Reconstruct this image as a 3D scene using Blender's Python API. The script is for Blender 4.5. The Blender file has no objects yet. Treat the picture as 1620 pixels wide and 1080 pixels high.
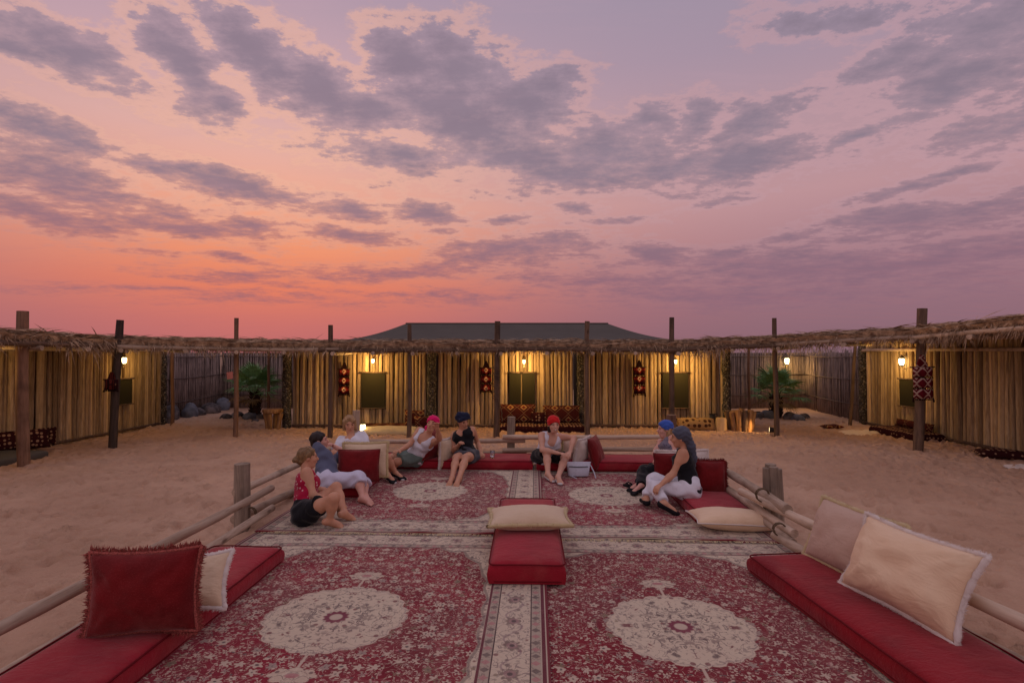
import bpy, bmesh, math, random
import numpy as np
from mathutils import Vector, Matrix, Quaternion

random.seed(7)
rng = np.random.default_rng(11)
SC = bpy.context.scene
COL = SC.collection
PI = math.pi
EYE, FPX, CX, HY = 1.8, 850.0, 810.0, 558.0      # eye height, focal length in photo pixels, principal column, horizon row

# ------------------------------------------------------------------ camera
PITCH = math.atan((HY - 540.0) / FPX)
cd = bpy.data.cameras.new('camera')
cam = bpy.data.objects.new('camera', cd)
COL.objects.link(cam)
cam.location = (0, 0, EYE)
cam.rotation_euler = (PI / 2 + PITCH, 0, 0)
cd.sensor_width = 36.0
cd.lens = 36.0 * FPX / 1620.0
cd.clip_start = 0.05
cd.clip_end = 9000
SC.camera = cam
SC.view_settings.view_transform = 'Standard'
SC.view_settings.look = 'None'
SC.view_settings.gamma = 1
SC.view_settings.exposure = 0.0
SC.view_settings.use_curve_mapping = False
SC.cycles.max_bounces = 6
SC.cycles.diffuse_bounces = 3
SC.cycles.glossy_bounces = 2
SC.cycles.transparent_max_bounces = 8
SC.cycles.use_denoising = True
SC.cycles.sample_clamp_indirect = 4.0


# ------------------------------------------------------------------ node expressions
def lin(r, g, b):
    f = lambda c: c / 12.92 if c <= 0.04045 else ((c + 0.055) / 1.055) ** 2.4
    return (f(r / 255), f(g / 255), f(b / 255), 1.0)


class X:
    """A node socket with arithmetic."""
    def __init__(s, t, sock):
        s.t, s.s = t, sock
    def __add__(s, o): return s.t.m('ADD', s, o)
    __radd__ = __add__
    def __sub__(s, o): return s.t.m('SUBTRACT', s, o)
    def __rsub__(s, o): return s.t.m('SUBTRACT', o, s)
    def __mul__(s, o): return s.t.m('MULTIPLY', s, o)
    __rmul__ = __mul__
    def __truediv__(s, o): return s.t.m('DIVIDE', s, o)


class NT:
    def __init__(s, tree):
        s.t = tree
    def put(s, sock, v):
        if isinstance(v, X):
            s.t.links.new(v.s, sock)
        elif v is not None:
            sock.default_value = v
    def node(s, kind, **kw):
        n = s.t.nodes.new(kind)
        for k, v in kw.items():
            setattr(n, k, v)
        return n
    def m(s, op, a, b=None, c=None, clamp=False):
        n = s.node('ShaderNodeMath', operation=op, use_clamp=clamp)
        s.put(n.inputs[0], a); s.put(n.inputs[1], b); s.put(n.inputs[2], c)
        return X(s, n.outputs[0])
    def v(s, op, a, b=None, scale=None):
        n = s.node('ShaderNodeVectorMath', operation=op)
        s.put(n.inputs[0], a); s.put(n.inputs[1], b)
        if scale is not None: s.put(n.inputs['Scale'], scale)
        return X(s, n.outputs['Value'] if op in ('LENGTH', 'DOT_PRODUCT', 'DISTANCE') else n.outputs[0])
    def sep(s, v):
        n = s.node('ShaderNodeSeparateXYZ'); s.put(n.inputs[0], v)
        return X(s, n.outputs[0]), X(s, n.outputs[1]), X(s, n.outputs[2])
    def comb(s, x, y, z=0.0):
        n = s.node('ShaderNodeCombineXYZ')
        s.put(n.inputs[0], x); s.put(n.inputs[1], y); s.put(n.inputs[2], z)
        return X(s, n.outputs[0])
    def coord(s, what='Object'):
        return X(s, s.node('ShaderNodeTexCoord').outputs[what])
    def rand(s):
        return X(s, s.node('ShaderNodeObjectInfo').outputs['Random'])
    def mapping(s, v, loc=(0, 0, 0), rot=(0, 0, 0), scale=(1, 1, 1), kind='POINT'):
        n = s.node('ShaderNodeMapping', vector_type=kind)
        s.put(n.inputs['Vector'], v)
        n.inputs['Location'].default_value = loc
        n.inputs['Rotation'].default_value = rot
        n.inputs['Scale'].default_value = scale
        return X(s, n.outputs[0])
    def noise(s, v, scale=5.0, detail=4.0, rough=0.55, dist=0.0):
        n = s.node('ShaderNodeTexNoise'); s.put(n.inputs['Vector'], v)
        s.put(n.inputs['Scale'], scale); n.inputs['Detail'].default_value = detail
        n.inputs['Roughness'].default_value = rough; n.inputs['Distortion'].default_value = dist
        return X(s, n.outputs[0])
    def noisec(s, v, scale=5.0, detail=2.0):
        n = s.node('ShaderNodeTexNoise'); s.put(n.inputs['Vector'], v)
        s.put(n.inputs['Scale'], scale); n.inputs['Detail'].default_value = detail
        return X(s, n.outputs[1])
    def voro(s, v, scale=5.0, rnd=1.0, feature='F1', metric='EUCLIDEAN'):
        n = s.node('ShaderNodeTexVoronoi', feature=feature, distance=metric); s.put(n.inputs['Vector'], v)
        s.put(n.inputs['Scale'], scale); n.inputs['Randomness'].default_value = rnd
        if feature == 'DISTANCE_TO_EDGE':
            return X(s, n.outputs[0])
        return X(s, n.outputs['Distance']), X(s, n.outputs['Color']), X(s, n.outputs['Position'])
    def wave(s, v, scale, dist=0.0, detail=2.0, direction='X'):
        n = s.node('ShaderNodeTexWave', bands_direction=direction); s.put(n.inputs['Vector'], v)
        n.inputs['Scale'].default_value = scale; n.inputs['Distortion'].default_value = dist
        n.inputs['Detail'].default_value = detail
        return X(s, n.outputs['Fac'])
    def ramp(s, f, stops, interp='LINEAR'):
        n = s.node('ShaderNodeValToRGB'); s.put(n.inputs[0], f)
        cr = n.color_ramp; cr.interpolation = interp
        while len(cr.elements) < len(stops): cr.elements.new(0.5)
        for e, (p, c) in zip(cr.elements, stops):
            e.position = p; e.color = c if len(c) == 4 else (*c, 1)
        return X(s, n.outputs[0])
    def mix(s, f, a, b, blend='MIX'):
        n = s.node('ShaderNodeMix', data_type='RGBA', blend_type=blend)
        s.put(n.inputs[0], f); s.put(n.inputs[6], a); s.put(n.inputs[7], b)
        return X(s, n.outputs[2])
    def sm(s, x, a, b):
        n = s.node('ShaderNodeMapRange', interpolation_type='SMOOTHSTEP')
        s.put(n.inputs[0], x); s.put(n.inputs[1], a); s.put(n.inputs[2], b)
        return X(s, n.outputs[0])
    def band(s, x, a, b, soft=0.003):
        return s.sm(x, a - soft, a + soft) * (1.0 - s.sm(x, b - soft, b + soft))
    def lt(s, x, a, soft=0.004):
        return 1.0 - s.sm(x, a - soft, a + soft)
    def maxi(s, *a):
        r = a[0]
        for b in a[1:]: r = s.m('MAXIMUM', r, b)
        return r
    def mini(s, *a):
        r = a[0]
        for b in a[1:]: r = s.m('MINIMUM', r, b)
        return r
    def bump(s, h, strength=0.3, dist=0.01):
        n = s.node('ShaderNodeBump'); n.inputs['Strength'].default_value = strength
        n.inputs['Distance'].default_value = dist; s.put(n.inputs['Height'], h)
        return X(s, n.outputs[0])


def material(name, fn, rough=0.8, spec=0.3, sheen=0.0, sheen_tint=None):
    """fn(nt) -> colour, or (colour, bump normal)."""
    m = bpy.data.materials.new(name); m.use_nodes = True
    t = m.node_tree; nt = NT(t)
    b = next(n for n in t.nodes if n.type == 'BSDF_PRINCIPLED')
    r = fn(nt)
    col, nrm = r if isinstance(r, tuple) and len(r) == 2 and isinstance(r[0], (X, tuple)) and isinstance(r[1], X) else (r, None)
    nt.put(b.inputs['Base Color'], col)
    if nrm is not None: nt.put(b.inputs['Normal'], nrm)
    b.inputs['Roughness'].default_value = rough
    b.inputs['Specular IOR Level'].default_value = spec
    if sheen:
        b.inputs['Sheen Weight'].default_value = sheen
        b.inputs['Sheen Roughness'].default_value = 0.45
        if sheen_tint: b.inputs['Sheen Tint'].default_value = sheen_tint
    return m


# ------------------------------------------------------------------ sky: dusk gradient with a cloud layer
def ray(px, py):
    x, y = (px - CX) / FPX, (540.0 - py) / FPX
    c, s_ = math.cos(PITCH), math.sin(PITCH)
    return Vector((x, c - y * s_, s_ + y * c))


def azel(px, py):
    d = ray(px, py).normalized()
    return math.atan2(d.x, d.y), math.asin(d.z)


CLOUDS = [  # column, row, half width, half height, tilt (degrees, + falls to the right), strength
    (105, 92, 125, 34, 10, 1.0), (20, 85, 70, 16, 0, .8), (275, 100, 105, 42, 34, 1.05), (345, 150, 60, 25, 30, .8),
    (390, 80, 120, 44, 26, 1.05), (500, 140, 110, 46, 28, 1.05), (590, 175, 100, 36, 10, 1.0), (640, 90, 90, 44, 10, 1.0),
    (740, 105, 110, 52, 12, 1.1), (700, 165, 150, 46, 0, 1.1), (840, 160, 80, 48, -14, 1.05), (740, 215, 150, 30, 4, 1.0),
    (620, 250, 120, 28, 6, .8), (800, 255, 170, 30, 0, .9), (960, 235, 130, 46, -4, 1.05), (900, 275, 150, 24, 0, .85),
    (1010, 185, 60, 26, -10, .8), (1100, 185, 36, 32, 10, .8), (1195, 190, 62, 30, -8, .85), (1170, 255, 120, 34, -8, 1.0),
    (1060, 265, 90, 26, 0, .9), (75, 212, 88, 30, 11, 1.05), (250, 268, 90, 22, 8, .95), (370, 290, 130, 26, 8, 1.0),
    (470, 315, 60, 16, 6, .8), (550, 326, 62, 20, 4, .95), (90, 285, 140, 34, 8, .85), (60, 330, 130, 34, 4, .85),
    (210, 330, 110, 18, 6, .75), (300, 348, 150, 22, 2, .95), (420, 352, 60, 14, 0, .8), (560, 370, 100, 12, 4, .85),
    (660, 330, 66, 20, 2, .95), (700, 362, 30, 8, 0, .7), (800, 345, 60, 10, 0, .7), (920, 325, 36, 11, 0, .8),
    (960, 352, 70, 8, 0, .75), (385, 408, 56, 7, 0, .8), (230, 404, 44, 8, 0, .6), (400, 442, 120, 8, 3, .7),
    (640, 428, 180, 12, -2, .85), (790, 405, 100, 22, -2, .9), (850, 395, 100, 22, 2, .85), (1040, 402, 74, 18, 3, .9),
    (1145, 405, 62, 20, 4, .9), (960, 440, 160, 16, 2, .8), (700, 468, 140, 7, 0, .6), (1260, 420, 160, 30, -2, .95),
    (1420, 415, 220, 34, -3, .9), (1560, 400, 180, 40, -4, .85), (1150, 465, 260, 20, 2, .8), (1250, 380, 60, 8, 0, .7),
    (1400, 350, 110, 20, -4, .9), (1540, 338, 140, 22, -5, .8), (1360, 206, 56, 17, -10, .85), (1495, 268, 62, 10, -8, .75),
    (1420, 300, 66, 12, -5, .75), (1130, 312, 66, 7, -8, .6), (1560, 50, 160, 66, -10, .8), (1490, 130, 150, 50, -14, .7),
    (1610, 190, 110, 46, -10, .65), (1290, 40, 100, 22, 14, .55), (1380, 100, 120, 26, -12, .6), (300, 470, 320, 8, 0, .45),
]


def build_world():
    w = bpy.data.worlds.new('World'); SC.world = w; w.use_nodes = True
    t = w.node_tree; nt = NT(t)
    bg = next(n for n in t.nodes if n.type == 'BACKGROUND')
    d = nt.v('NORMALIZE', nt.coord('Generated'))
    x, y, z = nt.sep(d)
    az = nt.m('ARCTAN2', x, y)
    el = nt.m('ARCSINE', z)
    eln = el / (PI / 2)
    D = 1 / 90.0
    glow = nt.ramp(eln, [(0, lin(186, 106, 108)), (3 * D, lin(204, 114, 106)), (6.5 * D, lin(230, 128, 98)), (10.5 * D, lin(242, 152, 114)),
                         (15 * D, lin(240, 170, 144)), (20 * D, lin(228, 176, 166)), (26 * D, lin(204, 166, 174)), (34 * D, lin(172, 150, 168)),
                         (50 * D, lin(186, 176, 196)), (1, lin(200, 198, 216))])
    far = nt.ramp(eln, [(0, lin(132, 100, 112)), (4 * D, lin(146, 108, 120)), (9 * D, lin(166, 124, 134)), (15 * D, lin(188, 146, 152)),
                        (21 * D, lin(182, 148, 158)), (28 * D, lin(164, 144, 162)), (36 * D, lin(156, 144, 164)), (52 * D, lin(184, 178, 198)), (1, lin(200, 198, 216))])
    back = nt.ramp(eln, [(0, lin(156, 142, 152)), (12 * D, lin(190, 174, 178)), (35 * D, lin(194, 184, 196)), (1, lin(200, 198, 216))])  # sky overhead and behind the camera is raised to brighten the foreground
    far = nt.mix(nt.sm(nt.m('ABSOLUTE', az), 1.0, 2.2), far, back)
    a0 = azel(430, 450)[0]
    da = nt.m('ABSOLUTE', az - a0)
    da = nt.m('MINIMUM', da, 2 * PI - da)
    g = nt.m('EXPONENT', nt.m('POWER', da / 0.49, 2.0) * -1.0)
    left = nt.sm(az - a0, -0.9, 0.0)
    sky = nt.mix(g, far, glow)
    # cloud cover: a few dozen placed banks, broken up by noise on a flat layer
    zz = nt.m('MAXIMUM', z, 0.0) + 0.09
    lay = nt.comb(x / zz, y / zz, 0.0)
    warp = nt.noisec(lay, 1.1, 4.0)
    ae = nt.comb(az, el, 0.0)
    wv = nt.v('MULTIPLY', nt.v('SUBTRACT', warp, (0.5, 0.5, 0.5)), (0.16, 0.075, 0.0))
    ae = nt.v('ADD', ae, wv)
    acc = None
    for (cx, cy, rx, ry, rot, wt) in CLOUDS:
        a, e = azel(cx, cy)
        dd = ray(cx, cy).length
        sx = rx / FPX / dd * 1.02; sy = ry / FPX / dd * 1.1
        pm = nt.mapping(ae, (a, e, 0), (0, 0, -math.radians(rot)), (sx, sy, 1), 'TEXTURE')
        L = nt.v('LENGTH', pm)
        b = nt.m('MULTIPLY_ADD', L, -wt * .8, wt)
        if acc is None: acc = b
        else:
            n = nt.m('SMOOTH_MAX', acc, b, 0.3); acc = n
    n1 = nt.noise(lay, 3.6, 9.0, 0.64)
    n2 = nt.noise(nt.v('MULTIPLY', lay, (1, 1.2, 1)), 0.7, 4.0, 0.5)
    n3 = nt.noise(nt.v('MULTIPLY', lay, (1.0, 1.3, 1)), 13.0, 7.0, 0.66)
    infront = nt.sm(nt.m('ABSOLUTE', az), 0.95, 1.3)            # past the banks in view the same cover goes on
    low = nt.sm(el, 0.66, 0.85)
    outside = nt.maxi(infront, low)
    cover = nt.m('MAXIMUM', acc, -0.7)
    cover = cover * (1.0 - outside) + (n2 * 3.4 - 1.75) * outside
    edge = (n1 - 0.5) * 2.0 + (n3 - 0.5) * 1.3
    dens = nt.sm(cover + edge + 0.03, -0.26, 1.0)
    dens = dens * nt.sm(el, 0.03, 0.10)
    hi = nt.sm(el, 0.08, 0.34)
    cloud = nt.mix(hi, lin(168, 106, 112), lin(144, 126, 142))
    cloud_far = nt.mix(hi, lin(142, 104, 120), lin(138, 124, 140))
    cloud = nt.mix(g, cloud_far, cloud)
    cloud = nt.mix(nt.sm(n1, 0.35, 0.75) * 0.26, cloud, lin(112, 98, 116))
    lit = nt.mix(g, lin(200, 158, 166), lin(252, 190, 160))
    rim = nt.band(dens, 0.10, 0.42, 0.1) * nt.sm(el, 0.1, 0.3) * 0.45
    col = nt.mix(dens * 0.92, sky, cloud)
    col = nt.mix(rim, col, lit)
    wisps = nt.noise(nt.v('MULTIPLY', lay, (0.45, 2.4, 1)), 3.0, 6.0, 0.6)
    col = nt.mix(nt.sm(wisps, 0.5, 0.75) * 0.16, col, nt.mix(hi, lin(176, 108, 112), lin(200, 160, 172)))
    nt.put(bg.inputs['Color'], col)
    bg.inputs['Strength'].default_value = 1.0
    w.cycles.sampling_method = 'MANUAL'
    w.cycles.sample_map_resolution = 512


build_world()
sl = bpy.data.lights.new('sun', 'SUN'); sl.energy = 0.42; sl.angle = math.radians(16); sl.color = (1.0, 0.62, 0.42)
sun = bpy.data.objects.new('sun', sl); COL.objects.link(sun)
_d = ray(400, 420).normalized()
sun.rotation_euler = (_d).to_track_quat('Z', 'Y').to_euler()

# ------------------------------------------------------------------ points from the photograph's rows and columns
def G(px, py, z=0.0):
    d = ray(px, py); t = (z - EYE) / d.z
    return Vector((d.x * t, d.y * t, z))


def P(px, py, d):
    r = ray(px, py); t = d / r.y
    return Vector((r.x * t, d, EYE + r.z * t))


TH = math.atan(35.0 / FPX)          # the seating area is turned a little from the camera's axis


def R(u, v, z=0.0):
    return Vector((u * math.cos(TH) + v * math.sin(TH), -u * math.sin(TH) + v * math.cos(TH), z))


# ------------------------------------------------------------------ object helpers
def props(o, label=None, cat=None, group=None, kind=None):
    if label: o['label'] = label
    if cat: o['category'] = cat
    if group: o['group'] = group
    if kind: o['kind'] = kind
    return o


def thing(name, label, cat, loc=(0, 0, 0), group=None, rz=0.0):
    o = bpy.data.objects.new(name, None); COL.objects.link(o)
    o.empty_display_size = 0.1
    o.location = loc; o.rotation_euler = (0, 0, rz)
    return props(o, label, cat, group)


def link(name, me, mat, parent=None, M=None):
    """link a mesh as an object; M is a world matrix when the parent is an unrotated or rotated Empty."""
    o = bpy.data.objects.new(name, me); COL.objects.link(o)
    if mat is not None and len(me.materials) == 0: me.materials.append(mat)
    if parent is not None:
        o.parent = parent
    if M is not None:
        if parent is not None:
            pm = Matrix.LocRotScale(parent.location, parent.rotation_euler, parent.scale)
            g = parent.parent
            while g is not None:
                pm = Matrix.LocRotScale(g.location, g.rotation_euler, g.scale) @ pm
                g = g.parent
            o.matrix_local = pm.inverted() @ M
        else:
            o.matrix_local = M
    return o


class MB:
    def __init__(s): s.V = []; s.F = []
    def add(s, V, F):
        b = len(s.V); s.V.extend([tuple(v) for v in V]); s.F.extend([tuple(i + b for i in f) for f in F]); return s
    def box(s, c, h, M=None):
        c = Vector(c); V = [c + Vector((sx * h[0], sy * h[1], sz * h[2])) for sz in (-1, 1) for sy in (-1, 1) for sx in (-1, 1)]
        if M is not None: V = [M @ v for v in V]
        return s.add(V, [(0, 2, 3, 1), (4, 5, 7, 6), (0, 1, 5, 4), (2, 6, 7, 3), (1, 3, 7, 5), (0, 4, 6, 2)])
    def tube(s, pts, rad, n=8, cap=True, squash=1.0):
        pts = [Vector(p) for p in pts]; k = len(pts)
        if not hasattr(rad, '__len__'): rad = [rad] * k
        V = []; up = Vector((0.31, 0.2, 0.93)).normalized(); a = None
        for i, p in enumerate(pts):
            t = (pts[min(i + 1, k - 1)] - pts[max(i - 1, 0)])
            t = t.normalized() if t.length > 1e-9 else Vector((0, 0, 1))
            if a is None:
                a = t.cross(up)
                if a.length < 0.1: a = t.cross(Vector((1, 0, 0)))
            a = (a - t * a.dot(t)).normalized(); b = t.cross(a)
            for j in range(n):
                w = 2 * PI * j / n
                V.append(p + (a * math.cos(w) + b * math.sin(w) * squash) * rad[i])
        F = [(i * n + j, i * n + (j + 1) % n, (i + 1) * n + (j + 1) % n, (i + 1) * n + j) for i in range(k - 1) for j in range(n)]
        if cap:
            F.append(tuple(range(n - 1, -1, -1))); F.append(tuple((k - 1) * n + j for j in range(n)))
        return s.add(V, F)
    def mesh(s, name, smooth=False):
        me = bpy.data.meshes.new(name); me.from_pydata(s.V, [], s.F)
        if smooth: me.polygons.foreach_set('use_smooth', [True] * len(me.polygons))
        me.update(); return me


def autosmooth(me, deg=40):
    me.polygons.foreach_set('use_smooth', [True] * len(me.polygons))
    try: me.set_sharp_from_angle(angle=math.radians(deg))
    except Exception: pass
    return me


def np_mesh(name, V, F, smooth=True):
    """V (n,3) and quad faces F (m,4) as arrays."""
    me = bpy.data.meshes.new(name)
    V = np.asarray(V, np.float32); F = np.asarray(F, np.int32)
    k = F.shape[1]
    me.vertices.add(len(V)); me.vertices.foreach_set('co', V.ravel())
    me.loops.add(F.size); me.loops.foreach_set('vertex_index', F.ravel())
    me.polygons.add(len(F)); me.polygons.foreach_set('loop_start', np.arange(0, F.size, k, dtype=np.int32))
    me.polygons.foreach_set('use_smooth', np.full(len(F), smooth))
    me.update(calc_edges=True); me.validate()
    return me


def grid_faces(nu, nv):
    i = np.arange(nu - 1)[:, None] * nv + np.arange(nv - 1)[None, :]
    i = i.ravel()
    return np.stack([i, i + nv, i + nv + 1, i + 1], 1)


def vnoise(x, y, seed=0):
    """smooth value noise on arrays, about -1..1"""
    xi = np.floor(x).astype(np.int64); yi = np.floor(y).astype(np.int64)
    fx = x - xi; fy = y - yi
    fx = fx * fx * (3 - 2 * fx); fy = fy * fy * (3 - 2 * fy)
    def h(a, b):
        n = (a * 374761393 + b * 668265263 + seed * 1442695041) & 0x7fffffff
        n = ((n ^ (n >> 13)) * 1274126177) & 0x7fffffff
        return ((n ^ (n >> 16)) & 0xffff) / 32767.5 - 1.0
    return (h(xi, yi) * (1 - fx) + h(xi + 1, yi) * fx) * (1 - fy) + (h(xi, yi + 1) * (1 - fx) + h(xi + 1, yi + 1) * fx) * fy


def fbm(x, y, seed=0, octs=4):
    r = 0; a = 1.0; s = 0
    for o in range(octs):
        r = r + a * vnoise(x * 2 ** o, y * 2 ** o, seed + o * 17); s += a; a *= 0.5
    return r / s


def log_mesh(name, L, r, taper=0.85, bend=0.02, lump=0.08, n=8, k=6, seed=0, smooth=True):
    """a log along +Z with knots and a slight bend"""
    rr = random.Random(seed)
    pts = []; rad = []
    ph = rr.uniform(0, 6.28); ph2 = rr.uniform(0, 6.28)
    for i in range(k):
        f = i / (k - 1)
        b = bend * L * math.sin(f * PI)
        b2 = bend * 0.4 * L * math.sin(f * 2 * PI + ph2)
        pts.append((b * math.cos(ph) + b2 * math.cos(ph2), b * math.sin(ph) + b2 * math.sin(ph2), f * L))
        rad.append(r * (1 + (taper - 1) * f) * (1 + rr.uniform(-lump, lump)))
    m = MB(); m.tube(pts, rad, n)
    return autosmooth(m.mesh(name), 50)


def align(a, b, roll=0.0):
    """world matrix that takes +Z to the direction a->b with its origin in a"""
    a = Vector(a); b = Vector(b)
    q = Vector((0, 0, 1)).rotation_difference((b - a).normalized()) @ Quaternion((0, 0, 1), roll)
    return Matrix.Translation(a) @ q.to_matrix().to_4x4()


# ------------------------------------------------------------------ materials
def wood(name, c1, c2, c3, stretch=(14, 14, 1.4), rough=0.85, vary=0.35, knots=True):
    def f(nt):
        p = nt.coord('Object'); r = nt.rand()
        p = nt.v('ADD', p, nt.comb(r * 37.0, r * 11.0, r * 53.0))
        q = nt.v('MULTIPLY', p, stretch)
        n = nt.noise(q, 1.6, 6, 0.62, 0.4)
        n2 = nt.noise(p, 3.0, 3, 0.5)
        fine = nt.noise(nt.v('MULTIPLY', p, (stretch[0] * 3, stretch[1] * 3, stretch[2])), 2.5, 3, 0.6)
        kn = nt.voro(nt.v('MULTIPLY', p, (1, 1, .45)), 5.0)[0]
        c = nt.mix(nt.sm(n, 0.34, 0.66), c1, c2)
        c = nt.mix(nt.sm(n2, 0.5, 0.72) * 0.55, c, c3)
        c = nt.mix(nt.sm(fine, 0.58, 0.72) * 0.55, c, c3)
        c = nt.mix(nt.lt(kn, .10, .05) * .7, c, c3)
        k = nt.m('FRACT', r * 17.31)
        c = nt.mix((1.0 - k) * vary, c, c3)
        c = nt.mix(nt.sm(nt.m('FRACT', r * 5.77), 0.7, 1.0) * vary * 0.7, c, nt.mix(0.5, c1, c2, 'ADD'))
        return c, nt.bump(n * 0.6 + fine * 0.6, 0.6, 0.006)
    return material(name, f, rough, 0.25)


M_pole = wood('split pole wood', lin(178, 148, 112), lin(210, 180, 142), lin(84, 62, 46), (1.1, 1.1, 2.6), vary=0.72)
M_post = wood('weathered post wood', lin(92, 72, 60), lin(124, 98, 80), lin(52, 40, 34))
M_post_red = wood('reddish post wood', lin(122, 90, 70), lin(146, 110, 88), lin(76, 54, 44))
M_post_dark = wood('blackened palm post wood', lin(56, 46, 42), lin(82, 66, 58), lin(28, 23, 22))
M_rail = wood('pale rail wood', lin(176, 150, 128), lin(206, 182, 160), lin(94, 74, 60), vary=0.35)
M_stump = wood('stump wood', lin(140, 100, 66), lin(176, 134, 92), lin(80, 54, 36))
M_pale_stump = wood('pale cut wood', lin(190, 158, 120), lin(206, 176, 138), lin(150, 118, 84))


def _sand(nt):
    p = nt.coord('Object')
    a = nt.noise(p, 0.45, 5, 0.6); b = nt.noise(p, 7.0, 6, 0.62); c = nt.noise(p, 70.0, 3, 0.6)
    col = nt.mix(nt.sm(a, 0.35, 0.68), lin(180, 142, 117), lin(200, 162, 136))
    col = nt.mix(nt.sm(b, 0.52, 0.75) * 0.35, col, lin(160, 112, 90))
    col = nt.mix(nt.sm(c, 0.55, 0.8) * 0.30, col, lin(222, 184, 160))
    v, vc, vp = nt.voro(nt.v('ADD', nt.v('MULTIPLY', p, (1, 1.0, 1)), nt.v('MULTIPLY', nt.noisec(p, 4.0), (0.25, 0.25, 0))), 3.2)
    h = b * 0.9 + c * 0.25 + nt.sm(v, 0.0, 0.28) * 0.55
    h = h + nt.noise(p, 18.0, 4, 0.65) * 0.5
    return col, nt.bump(h, 0.85, 0.032)


M_sand = material('orange sand', _sand, 0.95, 0.15)


def velvet(name, base, deep, sheen_c=(1, .62, .62, 1), sheen=0.3):
    def f(nt):
        p = nt.coord('Object')
        n = nt.noise(p, 3.2, 4, 0.55); b = nt.noise(p, 160, 2, 0.5); w = nt.noise(p, 11.0, 4, 0.6)
        c = nt.mix(nt.sm(n, 0.36, 0.66) * .7, base, deep)
        c = nt.mix(nt.sm(w, 0.5, 0.75) * 0.2, c, deep)
        c = nt.mix(nt.sm(nt.noise(p, 1.9, 5, .65), 0.50, 0.76) * 0.32, c, lin(178, 92, 84))
        c = nt.mix(nt.sm(b, 0.5, 0.8) * 0.16, c, lin(200, 90, 90))
        cr = nt.noise(nt.v('MULTIPLY', p, (1, 2.2, 1)), 7.0, 3, .55, 1.6)
        return c, nt.bump(b * 0.3 + w * 0.6 + cr * 0.9, 0.45, 0.014)
    return material(name, f, 0.85, 0.2, sheen, sheen_c)


M_red = velvet('red mattress velvet', lin(158, 24, 42), lin(132, 14, 30))
M_red2 = velvet('deep red mattress velvet', lin(140, 10, 26), lin(108, 6, 18), (1, .45, .5, 1), 0.35)
M_redcush = velvet('dark red cushion velvet', lin(118, 15, 20), lin(84, 6, 10), (1, .55, .5, 1), 0.35)


def linen(name, base, other, weave=260):
    def f(nt):
        p = nt.coord('Object')
        n = nt.noise(p, 4.0, 5, 0.6); b = nt.noise(p, weave, 2, 0.5); s = nt.noise(p, 1.6, 3, 0.5)
        c = nt.mix(nt.sm(n, 0.4, 0.7) * 0.3, base, other)
        c = nt.mix(nt.sm(s, 0.58, 0.8) * 0.2, c, lin(176, 140, 112))
        th = nt.wave(nt.mapping(p, rot=(0, 0, .3)), 90.0, 3.0, 2)
        c = nt.mix(th * 0.14, c, other)
        cr = nt.noise(nt.v('MULTIPLY', p, (1.0, 2.6, 1.0)), 5.0, 4, .55, 2.0)
        return c, nt.bump(b * 0.3 + th * .15 + cr * 2.2, 0.45, 0.016)
    return material(name, f, 0.9, 0.15, 0.3, (1, .9, .85, 1))


M_cream = linen('cream cushion cotton', lin(224, 198, 168), lin(206, 174, 140))
M_dusty = linen('dusty pink cushion cotton', lin(204, 172, 152), lin(188, 154, 136))
M_peach = linen('peach cushion cotton', lin(240, 208, 174), lin(226, 186, 148))
M_trim = linen('white cotton trim', lin(226, 212, 204), lin(200, 184, 176), 90)
M_trim_y = linen('straw cotton trim', lin(206, 184, 140), lin(176, 150, 106), 90)


def flat(name, c, rough=0.7, spec=0.3, vary=0.15, scale=30.0, bump=0.2):
    d = tuple(v * (1 - vary * 2) for v in c[:3]) + (1,)
    def f(nt):
        p = nt.coord('Object'); n = nt.noise(p, scale, 5, 0.6)
        return nt.mix(nt.sm(n, 0.3, 0.7), c, d), nt.bump(n, bump, 0.004)
    return material(name, f, rough, spec)


def emit(name, c, strength):
    m = bpy.data.materials.new(name); m.use_nodes = True
    b = next(n for n in m.node_tree.nodes if n.type == 'BSDF_PRINCIPLED')
    b.inputs['Base Color'].default_value = c
    b.inputs['Emission Color'].default_value = c
    b.inputs['Emission Strength'].default_value = strength
    return m


def _thatch(nt):
    p = nt.coord('Object'); n = nt.noise(p, 9.0, 5, 0.65); b = nt.noise(p, 60.0, 3, 0.6); a = nt.noise(p, 1.3, 3, 0.5)
    c = nt.mix(nt.sm(n, 0.34, 0.68), lin(124, 100, 82), lin(204, 174, 144))
    c = nt.mix(nt.sm(b, 0.5, 0.75) * 0.5, c, lin(84, 64, 52))
    c = nt.mix(nt.sm(a, 0.5, 0.7) * 0.3, c, lin(164, 130, 100))
    return c, nt.bump(b, 0.5, 0.01)


M_thatch = material('dry palm thatch', _thatch, 0.95, 0.1)


def _stone(nt):
    p = nt.coord('Object')
    v, vc, vp = nt.voro(p, 17.0)
    e = nt.voro(p, 17.0, 1.0, 'DISTANCE_TO_EDGE')
    r, g_, b_ = nt.sep(vc)
    c = nt.mix(r, lin(70, 62, 56), lin(134, 122, 108))
    c = nt.mix(nt.sm(g_, 0.7, 1.0) * 0.5, c, lin(92, 92, 98))
    c = nt.mix(nt.lt(e, 0.06, 0.04), c, lin(50, 42, 36))
    return c, nt.bump(nt.sm(e, 0.0, 0.25), 0.9, 0.03)


M_stone = material('pebble cladding', _stone, 0.9, 0.2)


def _rock(nt):
    p = nt.coord('Object'); n = nt.noise(p, 5.0, 6, 0.6)
    return nt.mix(nt.sm(n, 0.35, 0.7), lin(70, 64, 66), lin(132, 122, 120)), nt.bump(n, 0.6, 0.03)


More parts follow.
